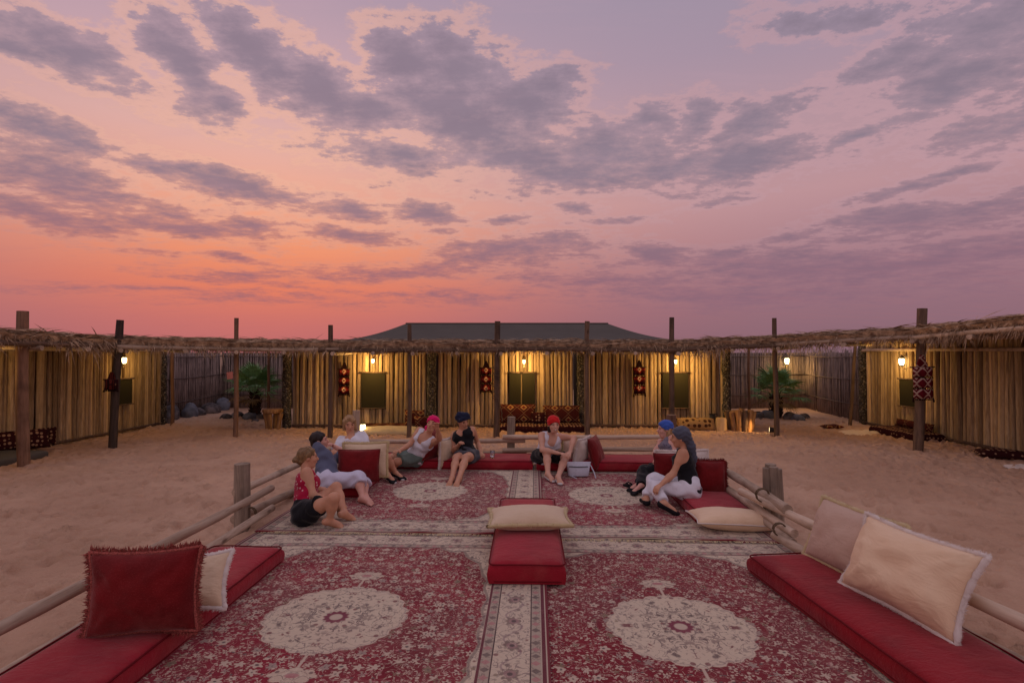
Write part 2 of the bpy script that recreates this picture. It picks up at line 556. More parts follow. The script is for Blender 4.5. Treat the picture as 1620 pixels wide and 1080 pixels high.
M_rock = material('grey rock', _rock, 0.9, 0.2)
M_reed = wood('grey reed fence', lin(148, 130, 124), lin(184, 162, 152), lin(104, 88, 84), (10, 10, 2.0), 0.9, 0.4)
M_reed_dark = wood('reed fence binding', lin(104, 90, 84), lin(124, 106, 98), lin(74, 62, 58))
M_leaf = flat('fan palm leaf', lin(118, 158, 98), 0.6, 0.3, 0.25, 12.0)
M_leaf_dry = flat('dry palm leaf', lin(150, 122, 84), 0.8, 0.2, 0.2, 12.0)
M_trunk = flat('palm trunk fibre', lin(74, 54, 44), 0.95, 0.1, 0.25, 20.0, 0.8)
M_tent = flat('grey tent canvas', lin(92, 86, 80), 0.9, 0.15, 0.06, 0.8, 0.1)
M_shade = flat('olive woven window shade', lin(54, 49, 36), 0.95, 0.1, 0.2, 60.0, 0.4)
M_black = flat('blackened iron', lin(40, 36, 34), 0.6, 0.4, 0.1)
M_rope = flat('fibre rope', lin(112, 92, 72), 0.95, 0.1, 0.2, 60.0, 0.6)


# ------------------------------------------------------------------ ground
def build_ground():
    xs = np.concatenate([[-4000, -1500, -500, -180, -80, -40, -22, -15], np.arange(-11.5, 11.51, 0.032), [15, 22, 40, 80, 180, 500, 1500, 4000]])
    ys = np.concatenate([[-4000, -1000, -200, -60, -20, -6, -2], np.arange(1.5, 16.01, 0.032), [18, 22, 28, 40, 80, 180, 500, 1500, 4000]])
    Xg, Yg = np.meshgrid(xs, ys, indexing='ij')
    near = (np.abs(Xg) < 11.6) & (Yg > 0) & (Yg < 16.1)
    Z = 0.016 * fbm(Xg * 0.9, Yg * 0.9, 3, 3) + 0.010 * fbm(Xg * 3.4, Yg * 3.4, 9, 3)
    # footprints: pressed ovals with a small rim
    nx0, ny0 = 8, 7
    r2 = np.random.default_rng(5)
    for i in range(17000):
        cx = r2.uniform(-11, 11); cy = r2.uniform(1.9, 15)
        a = r2.uniform(0, PI); L = r2.uniform(0.05, 0.12); W = r2.uniform(0.035, 0.06); dep = r2.uniform(0.012, 0.030)
        ix = int((cx + 11.5) / 0.032) + nx0; iy = int((cy - 1.5) / 0.032) + ny0; k = 8
        sl_ = (slice(max(ix - k, nx0), ix + k), slice(max(iy - k, ny0), iy + k))
        dx = Xg[sl_] - cx; dy = Yg[sl_] - cy
        u = (dx * math.cos(a) + dy * math.sin(a)) / L; w = (-dx * math.sin(a) + dy * math.cos(a)) / W
        q = u * u + w * w
        Z[sl_] += dep * (-np.exp(-q ** 1.7 * 1.1) + 0.55 * np.exp(-(np.sqrt(q) - 1.45) ** 2 * 6))
    # trails of real footprints crossing the yard
    for tr_ in range(46):
        sx, sy, hd = r2.uniform(-10, 10), r2.uniform(2.5, 14), r2.uniform(0, 2 * PI)
        for st in range(14):
            hd += r2.normal(0, .12); sx += .62 * math.cos(hd); sy += .62 * math.sin(hd)
            cx = sx - math.sin(hd) * .09 * (1 if st % 2 else -1); cy = sy + math.cos(hd) * .09 * (1 if st % 2 else -1)
            ix = int((cx + 11.5) / 0.032) + nx0; iy = int((cy - 1.5) / 0.032) + ny0; k = 9
            if not (nx0 + k < ix < len(xs) - 9 - k and ny0 + k < iy < len(ys) - 10 - k): continue
            sl_ = (slice(ix - k, ix + k), slice(iy - k, iy + k))
            dx = Xg[sl_] - cx; dy = Yg[sl_] - cy
            u = (dx * math.cos(hd) + dy * math.sin(hd)) / .14; w = (-dx * math.sin(hd) + dy * math.cos(hd)) / .055
            q = u * u + w * w
            Z[sl_] += .030 * (-np.exp(-q ** 2 * .9) + .6 * np.exp(-(np.sqrt(q) - 1.4) ** 2 * 7))
    # level under the carpets
    c, s_ = math.cos(TH), math.sin(TH)
    U = Xg * c - Yg * s_; V_ = Xg * s_ + Yg * c
    inside = np.clip(np.minimum(np.minimum(U + 3.0, 2.75 - U), 9.0 - V_) / 0.35, 0, 1)
    Z = Z * (1 - inside) - 0.006 * inside
    Z = np.where(near, Z, 0.0)
    me = np_mesh('sand_ground', np.stack([Xg.ravel(), Yg.ravel(), Z.ravel()], 1), grid_faces(len(xs), len(ys)))
    o = link('sand_ground', me, M_sand); props(o, kind='structure')


build_ground()

# ------------------------------------------------------------------ log cabins
POLE_VARIANTS = [log_mesh('pole', 2.0, 1.0, random.uniform(.9, 1.02), 0.0, 0.09, 7, 6, 100 + i) for i in range(14)]
# unit-radius variants: bends are added so that a scaled pole still wanders a little
for i, me in enumerate(POLE_VARIANTS):
    rr = random.Random(i)
    a1, a2, p1 = rr.uniform(-.16, .16), rr.uniform(-.12, .12), rr.uniform(0, 6)
    for v in me.vertices:
        v.co.x += a1 * math.sin(v.co.z * 1.6 + p1); v.co.y += a2 * math.sin(v.co.z * 1.3 + p1)
    me.materials.append(M_pole)


def pole_wall(parent, A, B, h=2.05, step=0.1, skip=(), seed=0):
    """vertical poles along the ground line A-B as children named pole"""
    A = Vector(A); B = Vector(B); d = B - A; L = d.length; d.normalize()
    nrm = Vector((d.y, -d.x, 0))
    rr = random.Random(seed); t = 0.03
    ang = math.atan2(d.y, d.x)
    while t < L - 0.02:
        w = step * rr.uniform(0.62, 1.38)
        c = t + w / 2
        if not any(a < c < b for a, b in skip):
            r = w * rr.uniform(0.48, 0.54)
            hh = h * rr.uniform(0.95, 1.02) / 2.0
            p = A + d * c + nrm * rr.uniform(-0.018, 0.03); p.z = -0.03
            M = Matrix.Translation(p) @ Matrix.Rotation(rr.uniform(-0.010, 0.010), 4, 'Y') @ Matrix.Rotation(rr.uniform(0, 6.28), 4, 'Z') @ Matrix.Diagonal((r, r, hh, 1))
            link('pole', rr.choice(POLE_VARIANTS), M_pole, parent, M)
        t += w
    return ang


def pillar_mesh(w, h, seed):
    n = 10; V = []; rr = random.Random(seed)
    m = MB()
    rows = 18
    pts = [(0, 0, -0.03 + (h + 0.03) * i / (rows - 1)) for i in range(rows)]
    m.tube(pts, [w * 0.5 * rr.uniform(0.92, 1.08) for _ in pts], 12)
    m.V = [(x * (1 + rr.uniform(-.08, .08)), y * (1 + rr.uniform(-.08, .08)), z) for x, y, z in m.V]
    return m.mesh('stone_pillar', True)


WY = 1530.0 / (676 - HY)             # distance of the back wall
BX = lambda px: (px - CX) / FPX * WY


def cabin(label, A, B, shade=None, pillarA=True, pillarB=True, skip=(), seed=0, step=0.1, back=2.6, h=2.05, group='log cabins around the courtyard'):
    """front wall of poles from A to B (seen from the courtyard A is on the left), mud-plastered box behind it"""
    A = Vector((*A, 0)); B = Vector((*B, 0)); d = (B - A).normalized(); out = Vector((d.y, -d.x, 0))
    t = thing('log_cabin', label, 'cabin', (A + B) / 2, group)
    pole_wall(t, A, B, h=h, seed=seed, step=step, skip=skip)
    L = (B - A).length
    fr = Matrix(((d.x, -out.x, 0, A.x), (d.y, -out.y, 0, A.y), (0, 0, 1, 0), (0, 0, 0, 1)))   # x along, y inward
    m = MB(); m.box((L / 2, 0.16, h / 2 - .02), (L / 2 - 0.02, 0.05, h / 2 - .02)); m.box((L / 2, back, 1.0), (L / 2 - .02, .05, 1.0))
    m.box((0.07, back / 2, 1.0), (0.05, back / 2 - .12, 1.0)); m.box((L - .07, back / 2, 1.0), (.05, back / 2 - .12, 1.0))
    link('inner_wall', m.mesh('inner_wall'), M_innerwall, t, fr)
    m = MB(); m.tube([(-.02, -.09, 1.86), (L * .5, -.08, 1.87), (L + .02, -.09, 1.86)], .035, 8)
    link('lintel', m.mesh('lintel', True), M_rail, t, fr)
    m = MB(); m.tube([(0.05, -.075, 0.07), (L - .05, -.075, .06)], .03, 6)
    link('ground_rail', m.mesh('ground_rail', True), M_post, t, fr)
    if pillarA: link('stone_pillar', pillar_mesh(.22, 2.0, seed + 3), M_stone, t, Matrix.Translation(A - d * .1 + out * .03))
    if pillarB: link('stone_pillar', pillar_mesh(.22, 2.0, seed + 4), M_stone, t, Matrix.Translation(B + d * .1 + out * .03))
    if shade:
        for (sx, sw, z0, z1) in shade:
            m = MB(); m.box((sx, -.105, (z0 + z1) / 2), (sw / 2, .012, (z1 - z0) / 2))
            s = link('window_shade', m.mesh('window_shade'), M_shade, t, fr)
            m = MB(); m.tube([(sx - sw / 2 - .05, -.125, z1 + .02), (sx + sw / 2 + .05, -.125, z1 + .02)], .018, 6)
            link('shade_rod', m.mesh('shade_rod', True), M_post, s, fr)
            m = MB(); m.tube([(sx - sw / 2 - .05, -.125, z0 - .01), (sx + sw / 2 + .05, -.125, z0 - .01)], .014, 6)
            link('shade_rod', m.mesh('shade_rod', True), M_post, s, fr)
    return t, fr, L


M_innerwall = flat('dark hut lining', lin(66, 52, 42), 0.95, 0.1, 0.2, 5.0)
zy = lambda py, d: EYE - (py - HY) / FPX * d
sh = lambda p0, p1, L0: ((BX(p0) + BX(p1)) / 2 - L0, BX(p1) - BX(p0), zy(644, WY), zy(590, WY))
cabin('back row log cabin on the left, behind the woman in the white shirt', (BX(462), WY), (BX(670), WY), [sh(574, 611, BX(462))], True, False, seed=1)
cabin('middle log cabin of the back row, with patterned cushions against its wall', (BX(690), WY), (BX(908), WY), [sh(806, 824, BX(690)), sh(826, 846, BX(690))], True, False, seed=2)
cabin('back row log cabin on the right, with stumps and a basket by its wall', (BX(926), WY), (BX(1141), WY), [sh(1046, 1086, BX(926))], True, True, seed=3)
WX = 8.9
cabin('left wing log cabin beside the pair of dark bundled logs', (-WX, 8.72), (-WX + .12, 13.35), [(3.35, .5, .65, 1.2)], False, True, seed=4)
cabin('log cabin at the very left edge, cut off by the frame', (-WX, 5.0), (-WX, 8.6), None, False, False, seed=5)
cabin('right wing log cabin with the white lantern and a small shuttered opening', (WX - .05, 13.4), (WX, 9.05), [(1.5, .5, .62, 1.2)], True, True, seed=6, h=2.34)
cabin('log cabin at the very right edge, cut off by the frame', (WX, 8.7), (WX, 5.2), None, False, False, seed=7, h=2.36)


# ------------------------------------------------------------------ canopy: posts, beams and thatch
POSTS = [  # column, base row, top row, radius, material, label
    (38, 738, 492, .085, M_post_red, 'thick squared reddish canopy post at the far left'),
    (178, 708, 506, .075, M_post_dark, 'blackened leaning canopy post with a dark hanging tied to it'),
    (372, 691, 503, .05, M_post_red, 'slim reddish canopy post in front of the left fan palm'),
    (522, 692, 514, .055, M_post, 'canopy post in front of the back row, just left of the blond woman in white'),
    (647, 692, 513, .05, M_post, 'canopy post between the blond woman in white and the pink headscarf'),
    (785, 692, 508, .07, M_post, 'canopy post beside the middle wall hanging, wound with thin rope'),
    (929, 692, 508, .06, M_post, 'canopy post right of the patterned cushions, straight behind the upright red cushion'),
    (1063, 692, 502, .06, M_post, 'canopy post crossing the right window shade, behind the blue headscarf'),
    (1229, 690, 503, .055, M_post, 'canopy post in front of the right fan palm'),
    (1452, 713, 488, .085, M_post, 'thick canopy post carrying the red and white woven hanging'),
]
TILT = {1: (12, 0)}
post_xy = []
for i, (px, by, ty, r, mt, lab) in enumerate(POSTS):
    g = G(px, by); top = P({0: 36, 1: 190, 2: 374, 3: 523, 4: 648, 5: 787, 6: 929, 7: 1063, 8: 1225, 9: 1459}[i], ty, g.y)
    L = (top - g).length
    me = log_mesh('canopy_post', L + .05, r, 0.86 if i not in (0, 9) else .95, 0.006, 0.05, 10, 9, 300 + i)
    o = link('canopy_post', me, mt, None, align(g - Vector((0, 0, .05)), top))
    props(o, lab, 'post', 'posts holding up the thatched canopy')
    post_xy.append(Vector((g.x, g.y, 0)))
for k, (px, by, ty, r, lab) in enumerate([(272, 673, 545, .045, 'thin wall-side post at the end of the left wing cabin'), (425, 664, 545, .04, 'thin post between the left fan palm and the back cabin'),
                                     (1185, 662, 545, .04, 'thin post between the back cabin and the right fan palm'), (1345, 673, 545, .045, 'thin leaning post at the end of the right wing cabin')]):
    g = G(px, by); top = P(px + (9 if k == 3 else 0), ty, g.y)
    o = link('canopy_post', log_mesh('canopy_post', (top - g).length + .1, r, .85, .012, .06, 8, 8, 330 + k), M_post_red if k != 3 else M_post, None, align(g - Vector((0, 0, .05)), top))
    props(o, lab, 'post', 'posts holding up the thatched canopy')


def blades(mb, p, d, n, L, w, spread, droop, rr):
    """n thin dry leaflets from p along d"""
    d = Vector(d).normalized()
    for _ in range(n):
        q = (d + Vector((rr.gauss(0, spread), rr.gauss(0, spread), rr.gauss(0, spread * .6)))).normalized()
        l = L * rr.uniform(.5, 1.1); ww = w * rr.uniform(.6, 1.2)
        s = q.cross(Vector((rr.gauss(0, 1), rr.gauss(0, 1), rr.gauss(0, 1)))).normalized() * ww
        a = Vector(p); b = a + q * l * .5 + Vector((0, 0, -droop * l * .2)); c = a + q * l + Vector((0, 0, -droop * l * .8))
        i = len(mb.V)
        mb.V += [tuple(a - s), tuple(a + s), tuple(b - s * .9), tuple(b + s * .9), tuple(c)]
        mb.F += [(i, i + 1, i + 3, i + 2), (i + 2, i + 3, i + 4)]


def canopy(label, pts, inner, ztop, zbot, seed, droop_at=()):
    """thatch strip: pts front edge points, inner back edge points; ztop heights along the front"""
    rr = random.Random(seed)
    t = thing('thatched_canopy', label, 'canopy', pts[0], 'thatched canopies around the courtyard')
    mb = MB(); bm_slab = MB()
    nseg = len(pts) - 1
    for i in range(nseg):
        a, b = Vector(pts[i]), Vector(pts[i + 1]); ia, ib = Vector(inner[i]), Vector(inner[i + 1])
        za, zb = ztop[i], ztop[i + 1]
        L = (b - a).length; K = max(2, int(L / .18))
        d = (b - a).normalized(); out = Vector((d.y, -d.x, 0))
        if out.dot(a - ia) < 0: out = -out
        # the mat: a lumpy slab
        V = []; F = []
        for k in range(K + 1):
            f = k / K
            for (g, dz) in ((-.02, -.17), (-.06, -.01), (.25, .0), (.6, .03), (1.0, .05)):
                p = a.lerp(b, f) * (1 - g) + ia.lerp(ib, f) * g
                p.z = za + (zb - za) * f + dz + rr.uniform(-.025, .025) - .02
                V.append(p)
            p = a.lerp(b, f) * 0 + ia.lerp(ib, f); p.z = za + (zb - za) * f - .15; V.append(p)
        n = 6
        for k in range(K):
            for j in range(n):
                F.append((k * n + j, (k + 1) * n + j, (k + 1) * n + (j + 1) % n, k * n + (j + 1) % n))
        F.append(tuple(range(n))); F.append(tuple(K * n + j for j in reversed(range(n))))
        bm_slab.add(V, F)
        # fronds lying on top and hanging over the front edge
        for _ in range(int(L * 210)):
            f = rr.random(); g = abs(rr.gauss(0, .25))
            p = a.lerp(b, f) * (1 - g) + ia.lerp(ib, f) * g
            p += out * rr.uniform(-.02, .08)
            p.z = za + (zb - za) * f + rr.uniform(-.05, .035)
            sgn = rr.choice((-1, 1))
            blades(mb, p, d * sgn + out * rr.uniform(-.2, .45) + Vector((0, 0, rr.gauss(.0, .05))), 3, rr.uniform(.3, .65), .010, .17, .10, rr)
        for _ in range(int(L * (125 if droop_at else 95))):
            f = rr.random()
            near_ = any(abs(f - h) < .22 for h in droop_at)
            hang = 0.6 + 0.4 * math.sin(f * 9 + seed) + (1.3 if near_ else 0)
            p = a.lerp(b, f) + out * rr.uniform(.0, .09); p.z = za + (zb - za) * f - rr.uniform(.03, .17)
            blades(mb, p, out * rr.uniform(.1, .7) + d * rr.gauss(0, .7) + Vector((0, 0, -rr.uniform(.25, .9))), 3, .12 + .12 * hang * rr.random(), .0075, .22, .5, rr)
        # underside fringe near the wall
        for _ in range(int(L * 40)):
            f = rr.random(); g = rr.uniform(.2, 1)
            p = a.lerp(b, f) * (1 - g) + ia.lerp(ib, f) * g; p.z = za + (zb - za) * f - .17
            blades(mb, p, Vector((rr.gauss(0, 1), rr.gauss(0, 1), -.5)), 3, .2, .006, .2, .3, rr)
        # front beam under the mat and rafters whose ends poke out
        p0 = a + out * .085; p1 = b + out * .085; p0.z = za - .175 + rr.uniform(-.02, .02); p1.z = zb - .175 + rr.uniform(-.02, .02)
        ext = d * .22
        link('beam', log_mesh('beam', (p1 - p0).length + .44, .045, .9, .004, .06, 8, 8, seed * 31 + i), M_post if rr.random() < .6 else M_rail, t, align(p0 - ext, p1 + ext))
        for f in ([0.0, .5] if i < nseg - 1 else [0.0, .5, 1.0]):
            q0 = a.lerp(b, f) + out * .17; q1 = ia.lerp(ib, f); zz = za + (zb - za) * f
            q0.z = zz - .245 if f in (0.0, 1.0) else zz - .235; q1.z = zz - .2
            off = d * .10
            link('rafter', log_mesh('rafter', (q1 - q0).length, .042, .9, .004, .06, 8, 6, seed * 57 + i * 3 + int(f * 2)), M_rail, t, align(q0 + off, q1 + off))
    link('thatch_mat', bm_slab.mesh('thatch_mat'), M_thatch, t, Matrix.Identity(4))
    o = link('palm_thatch', mb.mesh('palm_thatch'), M_thatch, t, Matrix.Identity(4)); o['kind'] = 'stuff'
    return t


pp = post_xy
zt = lambda py, v: EYE + (HY - py) / FPX * v.y
back_in = [Vector((p.x, WY + .4, 0)) for p in pp[3:8]]
canopy('long low thatched canopy across the back row of cabins', pp[3:8], back_in, [zt(541, p) for p in pp[3:8]], 0, 2)
lx = -WX - .4; rx_ = WX + .4
p_off = Vector((-7.75, 5.0, 0))
canopy('thatched canopy along the left wing, running out of the frame', [p_off, pp[0], pp[1]], [Vector((lx, 5, 0)), Vector((lx, pp[0].y, 0)), Vector((lx, 11.2, 0))], [2.16, zt(526, pp[0]), zt(535, pp[1])], 0, 3, (.6,))
canopy('thatched canopy bridging the left corner in front of the palm', [pp[1], pp[2], pp[3]], [Vector((lx, 11.2, 0)), Vector((-7.3, 14.0, 0)), Vector((pp[3].x - .4, WY + .4, 0))], [zt(534, pp[1]), zt(539, pp[2]), zt(541, pp[3])], 0, 4, (.8,))
canopy('thatched canopy bridging the right corner in front of the palm', [pp[7], pp[8], pp[9]], [Vector((pp[7].x + .4, WY + .4, 0)), Vector((7.3, 14.0, 0)), Vector((rx_, 11.2, 0))], [zt(541, pp[7]), zt(533, pp[8]), zt(519, pp[9])], 0, 5, (.3,))
canopy('thatched canopy along the right wing, running out of the frame', [pp[9], Vector((7.6, 7.6, 0)), Vector((7.6, 5.0, 0))], [Vector((rx_, 11.2, 0)), Vector((rx_, 7.6, 0)), Vector((rx_, 5, 0))], [zt(519, pp[9]), 2.33, 2.36], 0, 6, (.4,))


# ------------------------------------------------------------------ reed fences behind the corners
REED = [log_mesh('reed', 2.0, .016, .7, .01, .1, 5, 3, 500 + i) for i in range(8)]


def reed_fence(label, A, B, h, seed):
    A = Vector((*A, 0)); B = Vector((*B, 0)); d = (B - A); L = d.length; d.normalize(); nrm = Vector((d.y, -d.x, 0))
    t = thing('reed_fence', label, 'fence', A, 'reed fences closing the corners of the courtyard')
    rr = random.Random(seed); mb = MB(); s = 0.0
    while s < L:
        r = rr.uniform(.010, .019); hh = h * rr.uniform(.93, 1.05)
        p = A + d * s + nrm * rr.uniform(-.02, .02); q = p + Vector((rr.gauss(0, .02), rr.gauss(0, .02), hh))
        mb.tube([p - Vector((0, 0, .04)), (p + q) / 2 + nrm * rr.uniform(-.02, .02), q], [r, r * .9, r * .6], 5)
        s += r * 1.55
    o = link('reeds', mb.mesh('reeds', True), M_reed, t, Matrix.Identity(4)); o['kind'] = 'stuff'
    mb = MB(); bp = A - nrm * .05; mb.box((0, 0, 0), (.001, .001, .001)); mb.V = []; mb.F = []
    M = Matrix(((d.x, nrm.x, 0, A.x), (d.y, nrm.y, 0, A.y), (0, 0, 1, 0), (0, 0, 0, 1)))
    mb.box((L / 2, -.05, h * .48), (L / 2, .012, h * .50), M)
    link('backing_mat', mb.mesh('backing_mat'), M_reed_dark, t, Matrix.Identity(4))
    for z in (.45, 1.1, 1.7):
        if z < h:
            mb = MB(); mb.tube([A + nrm * .035 + Vector((0, 0, z)), (A + B) / 2 + nrm * .04 + Vector((0, 0, z - .02)), B + nrm * .035 + Vector((0, 0, z))], .014, 6)
            link('cross_rail', mb.mesh('cross_rail', True), M_reed_dark, t, Matrix.Identity(4))


CLX, CRX = -9.6, 9.5
LC = G(350, 645); RC = G(1275, 645); FS = G(258, 674)
reed_fence('reed fence closing the left corner behind the rocks, beside the cabin end', (-9.15, 13.45), (LC.x, LC.y), 1.84, 1)
reed_fence('reed fence running behind the left fan palm to the back cabins', (LC.x, LC.y), (-4.9, 17.4), 1.84, 2)
reed_fence('reed fence running behind the right fan palm from the back cabins', (5.0, 17.3), (RC.x, RC.y), 1.84, 3)
reed_fence('reed fence under the corner lamp, meeting the right wing cabin', (RC.x, RC.y), (8.95, 13.58), 1.84, 4)


# ------------------------------------------------------------------ the big tent beyond
def tent():
    d = 26.0; t = thing('large_tent', 'large grey hipped tent roof rising behind the back row', 'tent', (0, d, 0))
    e = lambda px, py, dd: P(px, py, dd)
    a, b = P(524, 540, d), P(1090, 540, d); z0 = a.z
    r0, r1 = P(642, 512, d + 4.5), P(962, 512, d + 4.5)
    c, f = Vector((b.x, d + 9, z0)), Vector((a.x, d + 9, z0))
    # the cloth sags a little between ridge and eave
    V = []; F = []; n = 14
    def patch(p0, p1, q1, q0):
        base = len(V)
        for i in range(n + 1):
            for j in range(n + 1):
                u, v = i / n, j / n
                p = p0.lerp(p1, u).lerp(q0.lerp(q1, u), v); p.z -= .16 * math.sin(v * PI) + .05 * math.sin(u * PI * 5) ** 2 * (1 - v)
                V.append(p)
        for i in range(n):
            for j in range(n):
                k = base + i * (n + 1) + j; F.append((k, k + n + 1, k + n + 2, k + 1))
    patch(a, b, r1, r0); patch(b, c, r1, r1); patch(c, f, r0, r1); patch(f, a, r0, r0)
    m = MB(); m.add(V, F); link('roof', m.mesh('roof', True), M_tent, t, Matrix.Identity(4))
    m = MB(); m.tube([r0 + Vector((0, 0, .01)), r1 + Vector((0, 0, .01))], .05, 6); link('ridge_seam', m.mesh('ridge_seam', True), M_tent, t, Matrix.Identity(4))
    m = MB(); cx_, cy_ = (a.x + b.x) / 2, d + 4.5; m.box((cx_, cy_, z0 / 2), ((b.x - a.x) / 2 - .3, 4.2, z0 / 2 + .02)); link('wall', m.mesh('wall'), M_tent, t, Matrix.Identity(4))


tent()


# ------------------------------------------------------------------ carpets
def rug_material(name, hw, hl, seed, red=(130, 20, 40), wear=0.5):
    """woven carpet: red floral field with a scalloped cream medallion, cream corner spandrels and a banded border"""
    def f(nt):
        p = nt.coord('Object'); x, y, z = nt.sep(p)
        nz = nt.noisec(p, 5.0, 2)
        ax = nt.m('ABSOLUTE', x); ay = nt.m('ABSOLUTE', y)
        ex = hw - ax; ey = hl - ay
        de = nt.m('MINIMUM', ex, ey)
        horiz = nt.m('LESS_THAN', ey, ex)                       # 1 on the two short borders
        along = x * horiz + y * (1.0 - horiz)
        sym = nt.comb(ax, ay, seed)
        cream = lin(208, 190, 164); cream2 = lin(196, 176, 154); slate = lin(94, 80, 76); wine = lin(104, 28, 46)
        rose = lin(178, 120, 118); olive = lin(128, 112, 88); redc = lin(*red); red2 = lin(110, 7, 30)
        # --- field
        warp = nt.v('MULTIPLY', nt.v('SUBTRACT', nt.noisec(sym, 9.0, 2), (.5, .5, .5)), (.055, .055, 0))
        q = nt.v('ADD', sym, warp)
        v1, c1, p1 = nt.voro(q, 13.5, 0.9)
        r1, g1, b1 = nt.sep(c1)
        dv = nt.v('SUBTRACT', nt.v('MULTIPLY', q, (1, 1, 1)), p1)
        dx, dy, _ = nt.sep(dv)
        ang = nt.m('ARCTAN2', dy, dx)
        petal = nt.m('COSINE', ang * 5.0 + r1 * 6.0) * 0.10
        rad = v1 + petal
        flower = nt.lt(rad, g1 * 0.22 + 0.20, 0.04)
        heart = nt.lt(v1, 0.12, 0.04)
        v2, c2, p2 = nt.voro(nt.v('MULTIPLY', q, (1.0, 1.5, 1)), 34.0, 1.0)
        r2, g2, b2 = nt.sep(c2)
        leaf = nt.lt(v2, 0.33, 0.05) * nt.m('GREATER_THAN', r2, 0.22)
        vn = nt.noise(q, 18.0, 2, 0.5, 1.2)
        vine = nt.band(vn, 0.485, 0.515, 0.012)
        field = nt.mix(nt.sm(nt.noise(p, 2.2, 4), 0.35, 0.65), redc, red2)
        field = nt.mix(vine * 0.75, field, cream2)
        lc = nt.mix(nt.m('GREATER_THAN', g2, 0.66), cream2, nt.mix(nt.m('GREATER_THAN', b2, 0.5), slate, rose))
        field = nt.mix(leaf * 0.95, field, lc)
        fc = nt.mix(nt.m('GREATER_THAN', b1, 0.62), cream2, nt.mix(nt.m('GREATER_THAN', r1, 0.45), lin(160, 142, 128), olive))
        field = nt.mix(flower * 0.92, field, fc)
        field = nt.mix(heart, field, nt.mix(nt.m('GREATER_THAN', g1, 0.5), wine, slate))
        # --- cream ground used by medallion, spandrels and borders
        n1 = nt.noise(sym, 25.0, 3, 0.6, 0.8); n2 = nt.noise(sym, 13.0, 2, 0.5, 1.0)
        tracery = nt.maxi(nt.band(n2, 0.48, 0.52, 0.012), nt.sm(n1, 0.56, 0.64) * 0.7)
        v3, c3, p3 = nt.voro(sym, 16.0, 0.85)
        r3, g3, b3 = nt.sep(c3)
        bud = nt.lt(v3, 0.26, 0.05) * nt.m('GREATER_THAN', r3, 0.45)
        ground = nt.mix(tracery * 0.85, cream, lin(128, 112, 106))
        ground = nt.mix(bud * 0.8, ground, nt.mix(nt.m('GREATER_THAN', g3, 0.55), slate, nt.mix(nt.m('GREATER_THAN', b3, .5), wine, olive)))
        # --- medallion
        mx = x / 0.47; my = y / 0.45
        rr = nt.m('SQRT', mx * mx + my * my); aa = nt.m('ARCTAN2', my, mx)
        edge = nt.m('ABSOLUTE', nt.m('COSINE', aa * 12.0)) * 0.045 + nt.m('ABSOLUTE', nt.m('COSINE', aa * 4.0)) * 0.05 + 0.93
        med = nt.lt(rr - edge, 0.0, 0.012)
        rim = nt.band(rr - edge, -0.045, -0.02, 0.01)
        ring = nt.m('COSINE', aa * 16.0)
        m1 = nt.band(rr, 0.66, 0.80, 0.03) * nt.sm(ring, 0.2, 0.7)
        m2 = nt.band(rr, 0.40, 0.54, 0.03) * nt.sm(nt.m('COSINE', aa * 8.0), 0.1, 0.6)
        m3 = nt.lt(rr - nt.m('COSINE', aa * 12.0) * 0.015, 0.17, 0.02)
        m4 = nt.lt(rr, 0.09, 0.015)
        halo = nt.band(rr, 0.2, 0.6, 0.08)
        mc = nt.mix(0.05, ground, cream)
        mc = nt.mix(halo * tracery * 0.6, mc, slate)
        mc = nt.mix(rim * 0.3, mc, lin(150, 128, 124))
        mc = nt.mix(m1 * nt.sm(n1, .46, .54) * 0.8, mc, nt.mix(nt.m('GREATER_THAN', nt.m('COSINE', aa * 8.0 + 0.4), 0), slate, wine))
        mc = nt.mix(m2 * nt.sm(n1, .40, .5) * 0.8, mc, nt.mix(0.4, slate, cream2))
        mc = nt.mix(m3, mc, lin(122, 52, 68)); mc = nt.mix(m4, mc, cream2)
        # pendants above and below the medallion
        py_ = (ay - 0.66) / 0.075; px_ = x / 0.135
        pr = nt.m('SQRT', px_ * px_ + py_ * py_); pa = nt.m('ARCTAN2', py_, px_)
        pend = nt.lt(pr - nt.m('ABSOLUTE', nt.m('COSINE', pa * 4.0)) * 0.2, 0.85, 0.03)
        stem = nt.lt(ax, 0.009, 0.004) * nt.band(ay, 0.45, 0.62)
        field = nt.mix(stem, field, cream2)
        field = nt.mix(pend * 0.85, field, nt.mix(nt.lt(pr, 0.30, .06), ground, rose))
        field = nt.mix(med, field, mc)
        # --- scalloped field outline and spandrels
        fx = ax / (hw - 0.42); fy = ay / (hl - 0.36)
        sp = nt.m('POWER', nt.m('POWER', fx, 3.4) + nt.m('POWER', fy, 3.0), 0.32)
        sa = nt.m('ARCTAN2', fy, fx)
        sp = sp + nt.m('ABSOLUTE', nt.m('SINE', sa * 14.0)) * 0.03 + (nt.noise(sym, 7.0, 2) - 0.5) * 0.05
        inner = nt.lt(sp, 0.99, 0.006) * nt.m('LESS_THAN', nt.m('MAXIMUM', fx, fy), 1.0)
        sprim = nt.band(sp, 0.99, 1.012, 0.006)
        c = nt.mix(inner, nt.mix(sprim * 0.6, ground, slate), field)
        # --- borders
        t = nt.m('FRACT', along / 0.30 + 0.5) - 0.5
        tt = t * 0.30; dc = de - 0.225
        fr = nt.m('SQRT', tt * tt + dc * dc); fa = nt.m('ARCTAN2', dc, tt)
        ros = nt.lt(fr - nt.m('COSINE', fa * 8.0) * 0.008, 0.055, 0.006)
        ros2 = nt.lt(fr, 0.034, 0.005); ros3 = nt.lt(fr, 0.016, 0.004)
        tb = nt.m('FRACT', along / 0.15 + 0.25) - 0.5
        scroll = nt.lt(nt.m('ABSOLUTE', dc - nt.m('SINE', along * 20.9) * 0.055), 0.007, 0.004)
